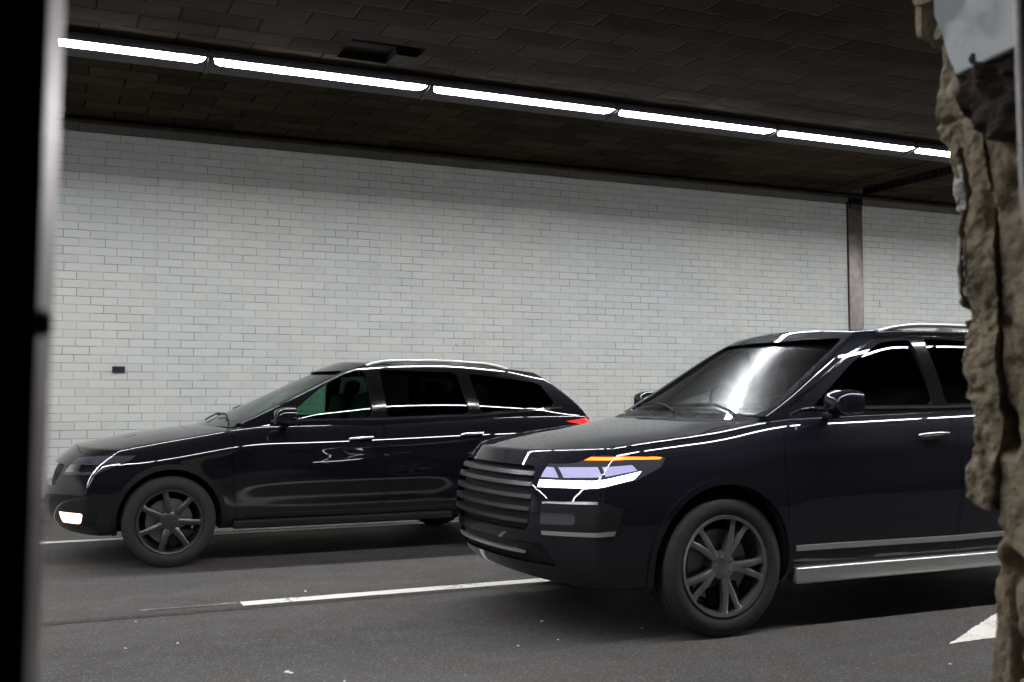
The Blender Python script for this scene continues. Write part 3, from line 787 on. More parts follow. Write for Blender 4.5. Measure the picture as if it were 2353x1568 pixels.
scrap([P3(200, -30, 1), P3(282, -30, 1), P3(300, 150, 1), P3(388, 295, 1), P3(400, 420, 1), P3(340, 440, 1), P3(285, 430, 1), P3(270, 380, 1), P3(160, 345, 1), P3(195, 200, 1)], JX + .015, .03, bm)
obj('dark_backing', bm, M['rust'], pil)
# pale thin pipe at the very right edge, nearer the lens
pe = empty('conduit', (0, 0, 0), 'pale thin conduit at the top right corner of the view', 'conduit')
c0 = at_y(2344, 0, .72); c1 = at_y(2357, 400, .72)
dirn = (c0 - c1).normalized()
bm = bmesh.new(); add_tube(bm, [c1 - dirn * .05, c1, c0, c0 + dirn * 1.25], [.004, .006, .006, .006], 12); obj('pipe', bm, M['grey_steel'], pe, 60)
bm = bmesh.new(); add_tube(bm, [c0 + dirn * .10, c0 + dirn * .14], .009, 12); obj('coupling', bm, M['grey_steel'], pe, 60)

# ================================================================== cars
def box_grid(us, vs, ws, fn):
    bm = bmesh.new(); V = {}
    nu, nv, nw_ = len(us) - 1, len(vs) - 1, len(ws) - 1
    def g(i, j, k):
        if (i, j, k) not in V: V[i, j, k] = bm.verts.new(fn(us[i], vs[j], ws[k]))
        return V[i, j, k]
    for i in range(nu):
        for j in range(nv):
            for k in (0, nw_): bm.faces.new((g(i, j, k), g(i + 1, j, k), g(i + 1, j + 1, k), g(i, j + 1, k)))
    for i in range(nu):
        for k in range(nw_):
            for j in (0, nv): bm.faces.new((g(i, j, k), g(i + 1, j, k), g(i + 1, j, k + 1), g(i, j, k + 1)))
    for j in range(nv):
        for k in range(nw_):
            for i in (0, nu): bm.faces.new((g(i, j, k), g(i, j + 1, k), g(i, j + 1, k + 1), g(i, j, k + 1)))
    return bm_mesh(bm)

def make_wheel(name, root, center, side, Rt, width, Rr, spokes, mat_rim, twist=0.0):
    """wheel > tyre, rim, brake_disc; side -1 = camera side"""
    wb = bpy.data.objects.new(name, None); COL.objects.link(wb); wb.parent = root; wb.location = center; wb.empty_display_size = .1
    wb.rotation_euler = (0, twist, 0)
    hw2 = width / 2; s = side
    def nuts(bm):
        for k in range(5):
            th = 2 * PI * (k + .5) / 5; c = Vector((.045 * math.cos(th), 0, .045 * math.sin(th)))
            add_tube(bm, [c + Vector((0, s * hw2 * .78, 0)), c + Vector((0, s * (hw2 * .80 + .010), 0))], .008, 6)
    bm = bmesh.new()
    pr = [(Rr, -hw2 * .82), (Rr + .02, -hw2 * .95), (Rt - .06, -hw2), (Rt - .022, -hw2 * .93), (Rt - .006, -hw2 * .80), (Rt - .006, -hw2 * .48), (Rt - .014, -hw2 * .46), (Rt - .014, -hw2 * .42), (Rt, -hw2 * .40), (Rt, -hw2 * .06), (Rt - .01, -hw2 * .04), (Rt - .01, hw2 * .04), (Rt, hw2 * .06), (Rt, hw2 * .40), (Rt - .014, hw2 * .42), (Rt - .014, hw2 * .46), (Rt - .006, hw2 * .48), (Rt - .006, hw2 * .80), (Rt - .022, hw2 * .93), (Rt - .06, hw2), (Rr + .02, hw2 * .95), (Rr, hw2 * .82)]
    add_lathe(bm, pr, n=72, closed=True); obj('tyre', bm, M['rubber'], wb, 35)
    bm = bmesh.new()
    add_lathe(bm, [(Rr + .008, s * hw2 * .90), (Rr + .004, s * hw2 * .97), (Rr - .012, s * hw2 * .93), (Rr - .022, s * hw2 * .5), (Rr - .03, -s * hw2 * .8), (Rr + .004, -s * hw2 * .85), (Rr + .006, s * hw2 * .4)], n=72, closed=True)
    add_lathe(bm, [(.001, s * hw2 * .80), (.055, s * hw2 * .80), (.072, s * hw2 * .74), (.078, s * hw2 * .5), (.075, 0), (.001, 0)], n=32)
    for k in range(spokes):
        for d in ((-.055, .055) if spokes <= 6 else (0,)):
            th = 2 * PI * k / spokes
            rows = []
            for t in (0, .2, .45, .7, .9, 1.0):
                r = .05 + (Rr - .062) * t
                a = th + d * (1.2 + 2.2 * t) * (1 if spokes <= 6 else 0)
                y = s * hw2 * (.72 + .10 * math.sin(t * PI) + .10 * t)
                wd = (.022 - .006 * t + (.012 if t == 1.0 else 0)) * (1 if spokes <= 6 else 1.25)
                ca, sa = math.cos(a), math.sin(a); ta = Vector((-sa, 0, ca)); c = Vector((r * ca, y, r * sa)); yv = Vector((0, s, 0))
                rows.append([bm.verts.new(c + ta * wd - yv * .035), bm.verts.new(c + ta * wd * .9 - yv * .003), bm.verts.new(c + ta * wd * .35 + yv * .004), bm.verts.new(c - ta * wd * .35 + yv * .004), bm.verts.new(c - ta * wd * .9 - yv * .003), bm.verts.new(c - ta * wd - yv * .035)])
            for A, B in zip(rows, rows[1:]):
                for q_ in range(6): bm.faces.new((A[q_], A[(q_ + 1) % 6], B[(q_ + 1) % 6], B[q_]))
            bm.faces.new(rows[0]); bm.faces.new(rows[-1][::-1])
    nuts(bm); obj('rim', bm, mat_rim, wb, 35)
    bm = bmesh.new()
    add_lathe(bm, [(.07, s * hw2 * .25), (Rr * .72, s * hw2 * .25), (Rr * .72, s * hw2 * .05), (.07, s * hw2 * .05)], n=48, closed=True)
    obj('brake_disc', bm, M['disc'], wb, 35)
    bm = bmesh.new(); add_box(bm, (Rr * .42, min(s * hw2 * .40, s * -.02), -.10), (Rr * .80, max(s * hw2 * .40, s * -.02), .10), .015); obj('brake_caliper', bm, M['trim'], wb, 35)
    return wb

def build_car(p):
    L, Wh = p['L'], p['Wh']
    root = empty(p['name'], p['loc'], p['label'], p['cat'], p.get('group'))
    paint = M[p['paint']]
    # ---------- lower body solid
    side = p['side']; plan = p['plan']
    def fn(u, v, w_):
        av = abs(v)
        xf = p['nose_plan'] * av ** 3.0 + interp(p['nose_prof'], w_)
        xr = L - p['tail_plan'] * av ** 3.0 - interp(p['tail_prof'], w_)
        x = xf + (xr - xf) * u
        zt = interp(p['zt'], x) - interp(p['drop'], x) * av ** 2.4; zb = interp(p['zb'], x)
        z = zb + (zt - zb) * w_
        yv = Wh * interp(side, w_) * interp(plan, x)
        # haunch over each wheel and a hip line along the flank
        for wx in p['wx']:
            d = math.hypot(x - wx, (z - p['Rt']) * 1.0)
            yv += .012 * math.exp(-((d - p['arch'] - .02) / .10) ** 2)
        yv += .010 * math.exp(-((w_ - .80) / .05) ** 2) * min(1, max(0, (x - .5) / .6))
        yv -= .016 * math.exp(-((z - .50) / .12) ** 2) * math.exp(-((x - L * .5) / 1.2) ** 4)
        return Vector((x, v * yv, z))
    us = [0, .006, .02, .045] + [.075 + .85 * i / 44 for i in range(45)] + [.955, .98, .994, 1]
    vs = [-1, -.97, -.88, -.74, -.58, -.4, -.2, 0, .2, .4, .58, .74, .88, .97, 1]
    ws = [0, .03, .10, .18, .27, .36, .45, .54, .62, .69, .75, .80, .85, .90, .945, .975, 1]
    body0 = subsurf(box_grid(us, vs, ws, fn), 1)
    # cavity for the cabin
    cx0, cx1 = p['cavity']
    body = boolean(body0, prism_y([(cx0, .55), (cx1, .55), (cx1, 2.0), (cx0, 2.0)], -Wh * .76, Wh * .76), 'DIFFERENCE')
    # wheel arches
    for wx in p['wx']:
        for s in (-1, 1):
            bm = bmesh.new()
            pr = [(wx + p['arch'] * math.cos(2 * PI * k / 56), p['Rt'] + .012 + p['arch'] * math.sin(2 * PI * k / 56)) for k in range(56)]
            a, b_ = sorted((s * (Wh - .34), s * (Wh + .3)))
            body = boolean(body, prism_y(pr, a, b_), 'DIFFERENCE')
    # liner material inside the arches and cavity
    def split(me, poly, y0, y1, gap=.0028, kind='y'):
        mk = {'y': prism_y, 'x': prism_x, 'z': prism_z}[kind]
        part = boolean(me.copy(), mk(shrink_poly(poly, gap), y0, y1), 'INTERSECT')
        rest = boolean(me, mk(poly, y0, y1), 'DIFFERENCE')
        return part, rest
    parts = {}
    ys0, ys1 = -Wh - .3, -Wh * .79
    for nm, poly in p['doors']:
        part, body = split(body, round_poly(poly, .05), ys0, ys1)
        parts.setdefault('door', []).append(part)
    part, body = split(body, round_poly(p['hood'], .10), p['hood_z'], 2.0, .003, 'z'); parts['hood'] = [part]
    # lamps, grille and bumper openings taken out of the nose
    def keep_x(me, x0, x1):
        return me
    def cutpart(poly, y0, y1, gap=.002, kind='y'):
        nonlocal body
        q_, body = split(body, poly, y0, y1, gap, kind); return q_
    def put(name, me, mat, parent=root, ang=32, push=None):
        me.materials.clear(); me.materials.append(mat)
        me.polygons.foreach_set('material_index', [0] * len(me.polygons))
        if push is not None: me.transform(Matrix.Translation(Vector(push)))
        o = link_mesh(name, me, None, parent, ang); return o
    for (nm, poly, ya, yb, mat, kind, subs, gap) in p['cuts']:
        q_ = cutpart(poly, ya, yb, gap, kind)
        if len(q_.polygons) == 0: print('EMPTY CUT', nm); continue
        base = q_
        made = []
        for (sn, sp, sa, sb, sk, sm, push) in subs:
            mk = {'y': prism_y, 'x': prism_x, 'z': prism_z}[sk]
            sub = boolean(q_.copy(), mk(sp, sa, sb), 'INTERSECT')
            if len(sub.polygons) == 0: print('EMPTY SUB', sn); continue
            if push is None: base = boolean(base, mk(sp, sa, sb), 'DIFFERENCE')
            made.append((sn, sub, sm, push))
        o = put(nm, base, M[mat], push={'grille': (.045, 0, 0), 'lower_intake': (.03, 0, 0)}.get(nm))
        for sn, sub, sm, push in made: put(sn, sub, M[sm], o, 32, push)
    # assign liner black
    body.materials.clear(); body.materials.append(paint); body.materials.append(M['black'])
    mi = []
    for f in body.polygons:
        c = f.center; k = 0
        for wx in p['wx']:
            if math.hypot(c.x - wx, c.z - p['Rt'] - .012) < p['arch'] - .002 + .004 and abs(c.y) < Wh * .985 and abs(f.normal.y) < .9 or (math.hypot(c.x - wx, c.z - p['Rt']) < p['arch'] + .02 and abs(c.y) < Wh - .30): k = 1
        if cx0 - .01 < c.x < cx1 + .01 and abs(c.y) < Wh * .765 and c.z < interp(p['zt'], c.x) - .02 and c.z > .5: k = 1
        if f.normal.z < -.8 and c.z < .42: k = 1
        mi.append(k)
    body.polygons.foreach_set('material_index', mi)
    link_mesh('body', body, None, root, 32)
    doors = []
    for q_ in parts['door']: doors.append(put('door', q_, paint))
    put('hood', parts['hood'][0], paint)
    bvh_b = BVHTree.FromPolygons([v.co for v in body0.vertices], [tuple(f.vertices) for f in body0.polygons])
    # ---------- cabin
    c = p['cab']
    def cabfn(off):
        def f(u, v, w_):
            av = abs(v)
            x0 = interp(c['xf'], w_) + c['wrap'] * av ** 2.2 * (1 - .35 * w_) + off
            x1 = interp(c['xr'], w_) - c['rwrap'] * av ** 2.2 - off
            x = x0 + (x1 - x0) * u
            zt = interp(c['ztop'], x) - c['crown'] * av ** 2 - off
            zb = c['zb'] + (.02 if off > .03 else 0)
            z = zb + (zt - zb) * w_
            y = (interp(c['hw'], w_)) * interp(c['plan'], u) - off
            return Vector((x, v * y, z))
        return f
    cu = [0, .012, .04] + [.08 + .84 * i / 26 for i in range(27)] + [.96, .988, 1]
    cv = [-1, -.975, -.9, -.77, -.6, -.4, -.2, 0, .2, .4, .6, .77, .9, .975, 1]
    cw = [0, .03, .12, .24, .36, .48, .6, .7, .79, .87, .93, .97, 1]
    cab = subsurf(box_grid(cu, cv, cw, cabfn(0)), 1)
    bvh_c = BVHTree.FromPolygons([v.co for v in cab.vertices], [tuple(f.vertices) for f in cab.polygons])
    inner = subsurf(box_grid(cu, cv, cw, cabfn(.045)), 1)
    inner.transform(Matrix.Translation((0, 0, 0)))
    shell = boolean(cab, inner, 'DIFFERENCE')
    shell = boolean(shell, prism_y([(c['xf'][0][1] + .12, c['zb'] - .2), (c['xr'][0][1] - .12, c['zb'] - .2), (c['xr'][0][1] - .12, c['zb'] + .05), (c['xf'][0][1] + .12, c['zb'] + .05)], -c['hw'][0][1] + .06, c['hw'][0][1] - .06), 'DIFFERENCE')
    for nm, poly, gm in p['windows']:
        rp = round_poly(poly, .045)
        shell = boolean(shell, prism_y(rp, -2, 2), 'DIFFERENCE')
    shell = boolean(shell, prism_x(round_poly(c['screen'], .05), -.5, c['screen_x']), 'DIFFERENCE')
    shell = boolean(shell, prism_x(round_poly(c['rear'], .05), c['rear_x'], L + 1), 'DIFFERENCE')
    shell.materials.clear(); shell.materials.append(paint); shell.materials.append(M['gloss_black']); shell.materials.append(M['trim'])
    mi = []
    zmid = c['zb'] + .10
    for f in shell.polygons:
        k = 0; ct = f.center
        hit = bvh_c.find_nearest(ct)
        if hit[3] is not None and hit[3] > .012: k = 2
        elif abs(f.normal.y) > .55 and c['pillar'][0] < ct.x < c['pillar'][1]: k = 1
        mi.append(k)
    shell.polygons.foreach_set('material_index', mi)
    link_mesh('roof', shell, None, root, 35)
    # glazing: sheets set 14 mm inside the shell, edges tucked into the frames
    gsheet = subsurf(box_grid(cu, cv, cw, cabfn(.016)), 2)
    def inside(poly, x, y):
        r = False; n = len(poly); j = n - 1
        for i in range(n):
            xi, yi = poly[i]; xj, yj = poly[j]
            if (yi > y) != (yj > y) and x < (xj - xi) * (y - yi) / (yj - yi) + xi: r = not r
            j = i
        return r
    def sheet_of(test):
        bm = bmesh.new(); bm.from_mesh(gsheet); bm.faces.ensure_lookup_table()
        bmesh.ops.delete(bm, geom=[f for f in bm.faces if not test(f.calc_center_median(), f.normal)], context='FACES')
        me = bpy.data.meshes.new('glass'); bm.to_mesh(me); bm.free(); me.polygons.foreach_set('use_smooth', [True] * len(me.polygons)); return me
    def grow(poly, d): return shrink_poly(poly, -d)
    for nm, poly, gm in p['windows']:
        gp = grow(poly, .022)
        for s in (-1, 1):
            me = sheet_of(lambda q_, n_: inside(gp, q_.x, q_.z) and q_.y * s > .3 and abs(n_.y) > .5)
            link_mesh('side_window', me, M[gm], root)
    gp = grow(c['screen'], .022)
    me = sheet_of(lambda q_, n_: inside(gp, q_.y, q_.z) and q_.x < c['screen_x'] and n_.x < -.15); ws_o = link_mesh('windscreen', me, M[p['screen_mat']], root)
    gp2 = grow(c['rear'], .022)
    me = sheet_of(lambda q_, n_: inside(gp2, q_.y, q_.z) and q_.x > c['rear_x'] and n_.x > .15); link_mesh('rear_window', me, M['privacy_glass'], root)
    # ---------- trims that follow the flank
    def side_pt(x, z, bv, s=-1):
        h = bv.ray_cast(Vector((x, s * 3, z)), Vector((0, -s, 0)))
        if h[0] is None:
            h = bv.find_nearest(Vector((x, s * Wh, z)))
        return h[0], h[1]
    def flank_strip(name, xz, bv, wd, th, mat, parent=root, both=True, push=.002):
        for s in ((-1, 1) if both else (-1,)):
            bm = bmesh.new()
            P_, U_, O_ = [], [], []
            for i, (x, z) in enumerate(xz):
                q_, n_ = side_pt(x, z, bv, s)
                P_.append(q_ + n_ * push); O_.append(n_)
            for i in range(len(P_)):
                t = (P_[min(i + 1, len(P_) - 1)] - P_[max(i - 1, 0)]).normalized(); U_.append(O_[i].cross(t).normalized())
            add_strip(bm, P_, U_, wd, th, O_)
            obj(name, bm, mat, parent, 35)
    def dense2(poly, n=10):
        out = []
        for a, b_ in zip(poly, poly[1:]):
            for k in range(n): out.append((a[0] + (b_[0] - a[0]) * k / n, a[1] + (b_[1] - a[1]) * k / n))
        out.append(poly[-1]); return out
    for nm, xz, wd, th, mt, where in p['strips']:
        flank_strip(nm, dense2(xz), bvh_b if where == 'b' else bvh_c, wd, th, M[mt])
    # arch lips
    for wx in p['wx']:
        xz = [(wx + (p['arch'] + .018) * math.cos(R(a)), p['Rt'] + .012 + (p['arch'] + .018) * math.sin(R(a))) for a in range(-16, 197, 6)]
        flank_strip('arch_trim', xz, bvh_b, .042, .010, M[p['arch_mat']])
    # sill board
    x0, x1, z0, z1 = p['sill']
    for s in (-1, 1):
        a, b_ = sorted((s * (Wh - .10), s * (Wh - .012)))
        bm = bmesh.new(); add_box(bm, (x0, a, z0), (x1, b_, z1), .012, 3)
        obj('sill_board', bm, M[p['sill_mat']], root, 40)
    # handles on the doors
    for dobj, (hx, hz) in zip(doors, p['handles']):
        q_, n_ = side_pt(hx, hz, bvh_b)
        bm = bmesh.new()
        pts_ = [(hx - .10, q_.y + .004, hz), (hx - .085, q_.y - .030, hz + .004), (hx, q_.y - .037, hz + .008), (hx + .085, q_.y - .030, hz + .012), (hx + .10, q_.y + .004, hz + .012)]
        add_tube(bm, pts_, [.010, .012, .013, .012, .010], 10)
        obj('handle', bm, M['chrome'], dobj, 50)
    # mirrors
    for s in (-1, 1):
        mx, mz = p['mirror']
        q_, n_ = side_pt(mx + .02, mz - .04, bvh_b, s)
        yb_ = q_.y
        bm = bmesh.new()
        rings = []
        for (dx, sy, sz) in ((-.10, .35, .35), (-.085, .72, .70), (-.04, .97, .95), (.02, 1.0, 1.0), (.055, .96, .96)):
            ring = []
            for k in range(16):
                th = 2 * PI * k / 16
                cx_, cz_ = math.cos(th), math.sin(th)
                sq = lambda q: math.copysign(abs(q) ** .6, q)
                ring.append(bm.verts.new((mx + dx, yb_ + s * (.155 + .105 * sy * sq(cx_)), mz + .055 + .075 * sz * sq(cz_))))
            rings.append(ring)
        for A, B in zip(rings, rings[1:]):
            for k in range(16): bm.faces.new((A[k], A[(k + 1) % 16], B[(k + 1) % 16], B[k]))
        bm.faces.new(rings[0]); bm.faces.new(rings[-1][::-1])
        mo = obj('wing_mirror', bm, paint, root, 50)
        bm = bmesh.new(); add_box(bm, (mx - .03, min(yb_ - s * .01, yb_ + s * .09), mz - .035), (mx + .03, max(yb_ - s * .01, yb_ + s * .09), mz + .0), .012); obj('mirror_arm', bm, M['trim'], mo, 40)
        bm = bmesh.new(); add_box(bm, (mx + .056, yb_ + s * .155 - .085, mz + .0), (mx + .060, yb_ + s * .155 + .085, mz + .11), .001); obj('mirror_glass', bm, M['chrome'], mo)
    # roof rails
    if p.get('rails'):
        ra, rb, ry, rh = p['rails']
        for s in (-1, 1):
            bm = bmesh.new(); pts_ = []
            for k in range(25):
                t = k / 24; x = ra + (rb - ra) * t
                h = bvh_c.ray_cast(Vector((x, s * ry, 3)), Vector((0, 0, -1)))
                e = min(1, min(t, 1 - t) * 5)
                pts_.append(h[0] + Vector((0, 0, -.008 + rh * (e * (2 - e)))))
            add_tube(bm, pts_, .017, 10)
            for t in (.33, .66):
                q_ = pts_[int(24 * t)]; add_box(bm, (q_.x - .06, q_.y - .012, q_.z - rh - .01), (q_.x + .06, q_.y + .012, q_.z), .005)
            obj('roof_rail', bm, M[p['rail_mat']], root, 40)
    # interior
    def seat(x, y, nm='seat'):
        bm = bmesh.new()
        rot = Matrix.Rotation(R(14), 3, 'Y')
        vv = add_box(bm, (-.08, -.24, -.34), (.08, .24, .34), .05, 3, rot)
        for v in vv: v.co += Vector((x, y, .96))
        vv = add_box(bm, (-.26, -.25, -.08), (.26, .25, .08), .04, 3)
        for v in vv: v.co += Vector((x - .28, y, .66))
        vv = add_box(bm, (-.05, -.13, -.10), (.05, .13, .10), .04, 3, rot)
        for v in vv: v.co += Vector((x + .13, y, 1.40 + p['seat_dz']))
        add_tube(bm, [(x + .10, y - .06, 1.22), (x + .125, y - .06, 1.36 + p['seat_dz'])], .007, 6); add_tube(bm, [(x + .10, y + .06, 1.22), (x + .125, y + .06, 1.36 + p['seat_dz'])], .007, 6)
        obj(nm, bm, M['seat'], root, 50)
    for y in (-.38, .38):
        seat(p['seats'][0], y); seat(p['seats'][1], y)
    bm = bmesh.new()
    add_box(bm, (cx0 - .02, -Wh * .74, .9), (cx0 + .30, Wh * .74, p['dash_z']), .06, 3); obj('dashboard', bm, M['trim'], root, 50)
    bm = bmesh.new()
    pts_ = [Vector((cx0 + .50, .38, p['dash_z'] - .02)) + Matrix.Rotation(R(-25), 3, 'Y') @ Vector((0, .185 * math.cos(2 * PI * k / 32), .185 * math.sin(2 * PI * k / 32))) for k in range(32)]
    add_tube(bm, pts_, .014, 8, closed=True)
    cc = Vector((cx0 + .47, .38, p['dash_z'] - .03)); add_tube(bm, [cc, cc + Vector((-.25, 0, -.08))], .04, 8)
    for k in (0, 12, 20): add_tube(bm, [cc, pts_[k]], .014, 6)
    obj('steering_wheel', bm, M['trim'], root, 50)
    # wipers on the screen
    for (y0, y1) in ((-.55, .02), (.05, .60)):
        bm = bmesh.new(); P_ = []
        for k in range(7):
            t = k / 6; y = y0 + (y1 - y0) * t; z = c['zb'] + .055 + .05 * math.sin(t * 2.2)
            h = bvh_c.ray_cast(Vector((-2, y, z)), Vector((1, 0, 0)))
            if h[0] is not None: P_.append(h[0] + h[1] * .012)
        add_tube(bm, P_, .007, 6); obj('wiper', bm, M['trim'], root, 40)
    # wheels
    for wx in p['wx']:
        for s in (-1, 1):
            make_wheel('wheel', root, (wx, s * (Wh - .125), p['Rt']), s, p['Rt'], .235, p['Rr'], p['spokes'], M[p['rim_mat']], p['twist'] + wx)
    # underside pan and axle so that the belly is not a void
    bm = bmesh.new(); pz = p.get('pan', .22); add_box(bm, (.45, -Wh * .62, pz), (L - .5, Wh * .62, pz + .10), .03); obj('underbody', bm, M['black'], root)
    return root

SIDE = [(0, .90), (.05, .945), (.14, .968), (.28, .985), (.45, .998), (.58, 1.0), (.70, .992), (.80, .980), (.88, .962), (.94, .938), (1.0, .895)]
# ---- near car: tall dark blue estate / sport utility
Wn = .97
near = dict(name='sport_utility_car', cat='car', label='large midnight blue sport utility car with lit headlamp, in the near lane',
    loc=(2.27, 4.62 + Wn, 0), L=4.98, Wh=Wn, paint='paint_near', Rt=.375, Rr=.262, arch=.418, wx=(1.03, 3.90), spokes=5, rim_mat='alloy', twist=.35, arch_mat='paint_near',
    side=SIDE, plan=[(0, .84), (.25, .915), (.6, .968), (1.0, .993), (2, 1), (4, .99), (4.7, .945), (4.98, .89)],
    nose_plan=.30, nose_prof=[(0, .12), (.15, .035), (.45, 0), (.7, .015), (.85, .05), (1, .14)],
    tail_plan=.20, tail_prof=[(0, .14), (.2, .02), (.6, 0), (1, .10)],
    zt=[(0, .945), (.14, .975), (.5, 1.05), (1.0, 1.11), (1.35, 1.15), (2, 1.175), (4.5, 1.235), (4.98, 1.21)],
    drop=[(0, .03), (.5, .042), (1.1, .045), (1.6, .015), (4.98, .02)], zb=[(0, .33), (.35, .27), (1, .26), (4, .27), (4.98, .38)],
    cavity=(1.52, 4.4),
    doors=[('front', [(1.46, .36), (2.70, .34), (2.72, .80), (2.70, 1.40), (1.50, 1.40), (1.42, .9)]), ('rear', [(2.716, .34), (3.40, .35), (3.58, .80), (3.84, .95), (3.84, 1.40), (2.716, 1.40), (2.736, .80)])],
    hood=[(.17, -.55), (.30, -.76), (.8, -.83), (1.34, -.82), (1.10, -.45), (1.08, 0), (1.10, .45), (1.34, .82), (.8, .83), (.30, .76), (.17, .55), (.15, 0)], hood_z=.84,
    cuts=[
        ('headlamp', [(-.1, .775), (.30, .795), (.52, .84), (.66, .905), (.70, .955), (.40, .968), (-.1, .935)], -1.3, -.56, 'lens_dark', 'y',
            [('running_strip', [(-.1, .785), (.30, .803), (.50, .845), (.545, .885), (.30, .838), (-.1, .822)], -1.3, -.5, 'y', 'drl', None),
             ('reflector', [(-.1, .836), (.19, .847), (.19, .898), (-.1, .886)], -1.3, -.5, 'y', 'drl_soft', None),
             ('reflector', [(.205, .848), (.335, .858), (.335, .908), (.205, .899)], -1.3, -.5, 'y', 'drl_soft', None),
             ('reflector', [(.35, .861), (.525, .889), (.50, .918), (.35, .909)], -1.3, -.5, 'y', 'drl_soft', None),
             ('signal_strip', [(.26, .938), (.47, .945), (.66, .945), (.68, .955), (.45, .960), (.26, .953)], -1.3, -.5, 'y', 'amber', None)], .002),
        ('headlamp', [(-.1, .775), (.30, .795), (.52, .84), (.66, .905), (.70, .955), (.40, .968), (-.1, .935)], .56, 1.3, 'lens_dark', 'y',
            [('running_strip', [(-.1, .785), (.30, .803), (.50, .845), (.545, .885), (.30, .838), (-.1, .822)], .5, 1.3, 'y', 'drl', None)], .002),
        ('grille', round_poly([(-.52, .56), (.52, .56), (.54, .74), (.50, .90), (-.50, .90), (-.54, .74)], .05), -.5, .30, 'trim', 'x',
            [('grille_bar', [(-.6, z), (.6, z), (.6, z + .022), (-.6, z + .022)], -.5, .32, 'x', 'alloy_dark', (-.006, 0, 0)) for z in (.60, .665, .73, .795, .85)], .002),
        ('lower_intake', round_poly([(-.66, .385), (.66, .385), (.60, .50), (-.60, .50)], .03), -.5, .32, 'trim', 'x',
            [('intake_bar', [(-.7, .435), (.7, .435), (.7, .452), (-.7, .452)], -.5, .09, 'x', 'satin', (-.006, 0, 0))], .002),
        ('fog_pocket', round_poly([(-.1, .53), (.40, .56), (.44, .70), (.30, .74), (-.1, .70)], .02), -1.3, -.60, 'trim', 'y',
            [('fog_lamp', round_poly([(.06, .60), (.22, .61), (.22, .67), (.06, .66)], .02), -1.3, -.5, 'y', 'lens_dark', (0, -.004, 0)),
             ('chrome_blade', [(-.1, .700), (.30, .722), (.30, .735), (-.1, .714)], -1.3, -.5, 'y', 'satin', (0, -.010, 0)),
             ('chrome_lip', [(-.1, .535), (.38, .563), (.39, .585), (-.1, .556)], -1.3, -.5, 'y', 'satin', (0, -.010, 0))], .002),
        ('tail_lamp', [(4.70, .86), (5.2, .86), (5.2, 1.08), (4.62, 1.06)], -1.3, -.5, 'red', 'y', [], .002),
    ],
    cab=dict(zb=1.11, xf=[(0, 1.27), (.3, 1.545), (.6, 1.815), (.85, 2.05), (1, 2.22)], xr=[(0, 4.86), (.4, 4.74), (.8, 4.55), (1, 4.42)], wrap=.05, rwrap=.12,
        ztop=[(1.2, 1.60), (2.1, 1.690), (2.6, 1.722), (3.3, 1.725), (4.0, 1.70), (4.9, 1.62)], crown=.035, hw=[(0, .862), (.2, .850), (.5, .805), (.8, .735), (.93, .690), (1, .640)],
        plan=[(0, .93), (.15, .98), (.35, 1.0), (.8, .99), (1, .93)],
        screen=[(-.74, 1.175), (.74, 1.175), (.60, 1.628), (-.60, 1.628)], screen_x=2.5, rear=[(-.62, 1.26), (.62, 1.26), (.52, 1.58), (-.52, 1.58)], rear_x=4.3, pillar=(2.55, 3.80)),
    windows=[('front', [(1.74, 1.215), (2.63, 1.222), (2.60, 1.625), (2.36, 1.60), (2.10, 1.47)], 'tint_glass'), ('rear', [(2.73, 1.224), (3.70, 1.25), (3.58, 1.615), (2.70, 1.632)], 'privacy_glass'), ('quarter', [(3.80, 1.26), (4.42, 1.33), (4.20, 1.57), (3.68, 1.61)], 'privacy_glass')],
    strips=[('belt_trim', [(1.66, 1.203), (2.7, 1.208), (3.8, 1.236), (4.45, 1.30)], .020, .005, 'chrome', 'c'),
            ('window_trim', [(1.60, 1.225), (2.07, 1.50), (2.34, 1.628), (2.62, 1.648), (3.6, 1.640), (4.2, 1.60), (4.47, 1.33)], .015, .005, 'chrome', 'c'),
            ('door_moulding', [(1.50, .44), (2.7, .43), (3.44, .44)], .035, .007, 'satin', 'b')],
    sill=(1.50, 3.46, .245, .335), sill_mat='satin', handles=[(2.52, 1.045), (3.62, 1.065)], mirror=(1.78, 1.18), rails=(2.42, 4.35, .615, .040), rail_mat='satin',
    screen_mat='screen_glass', seats=(2.62, 3.55), seat_dz=0.0, dash_z=1.20)
build_car(near)

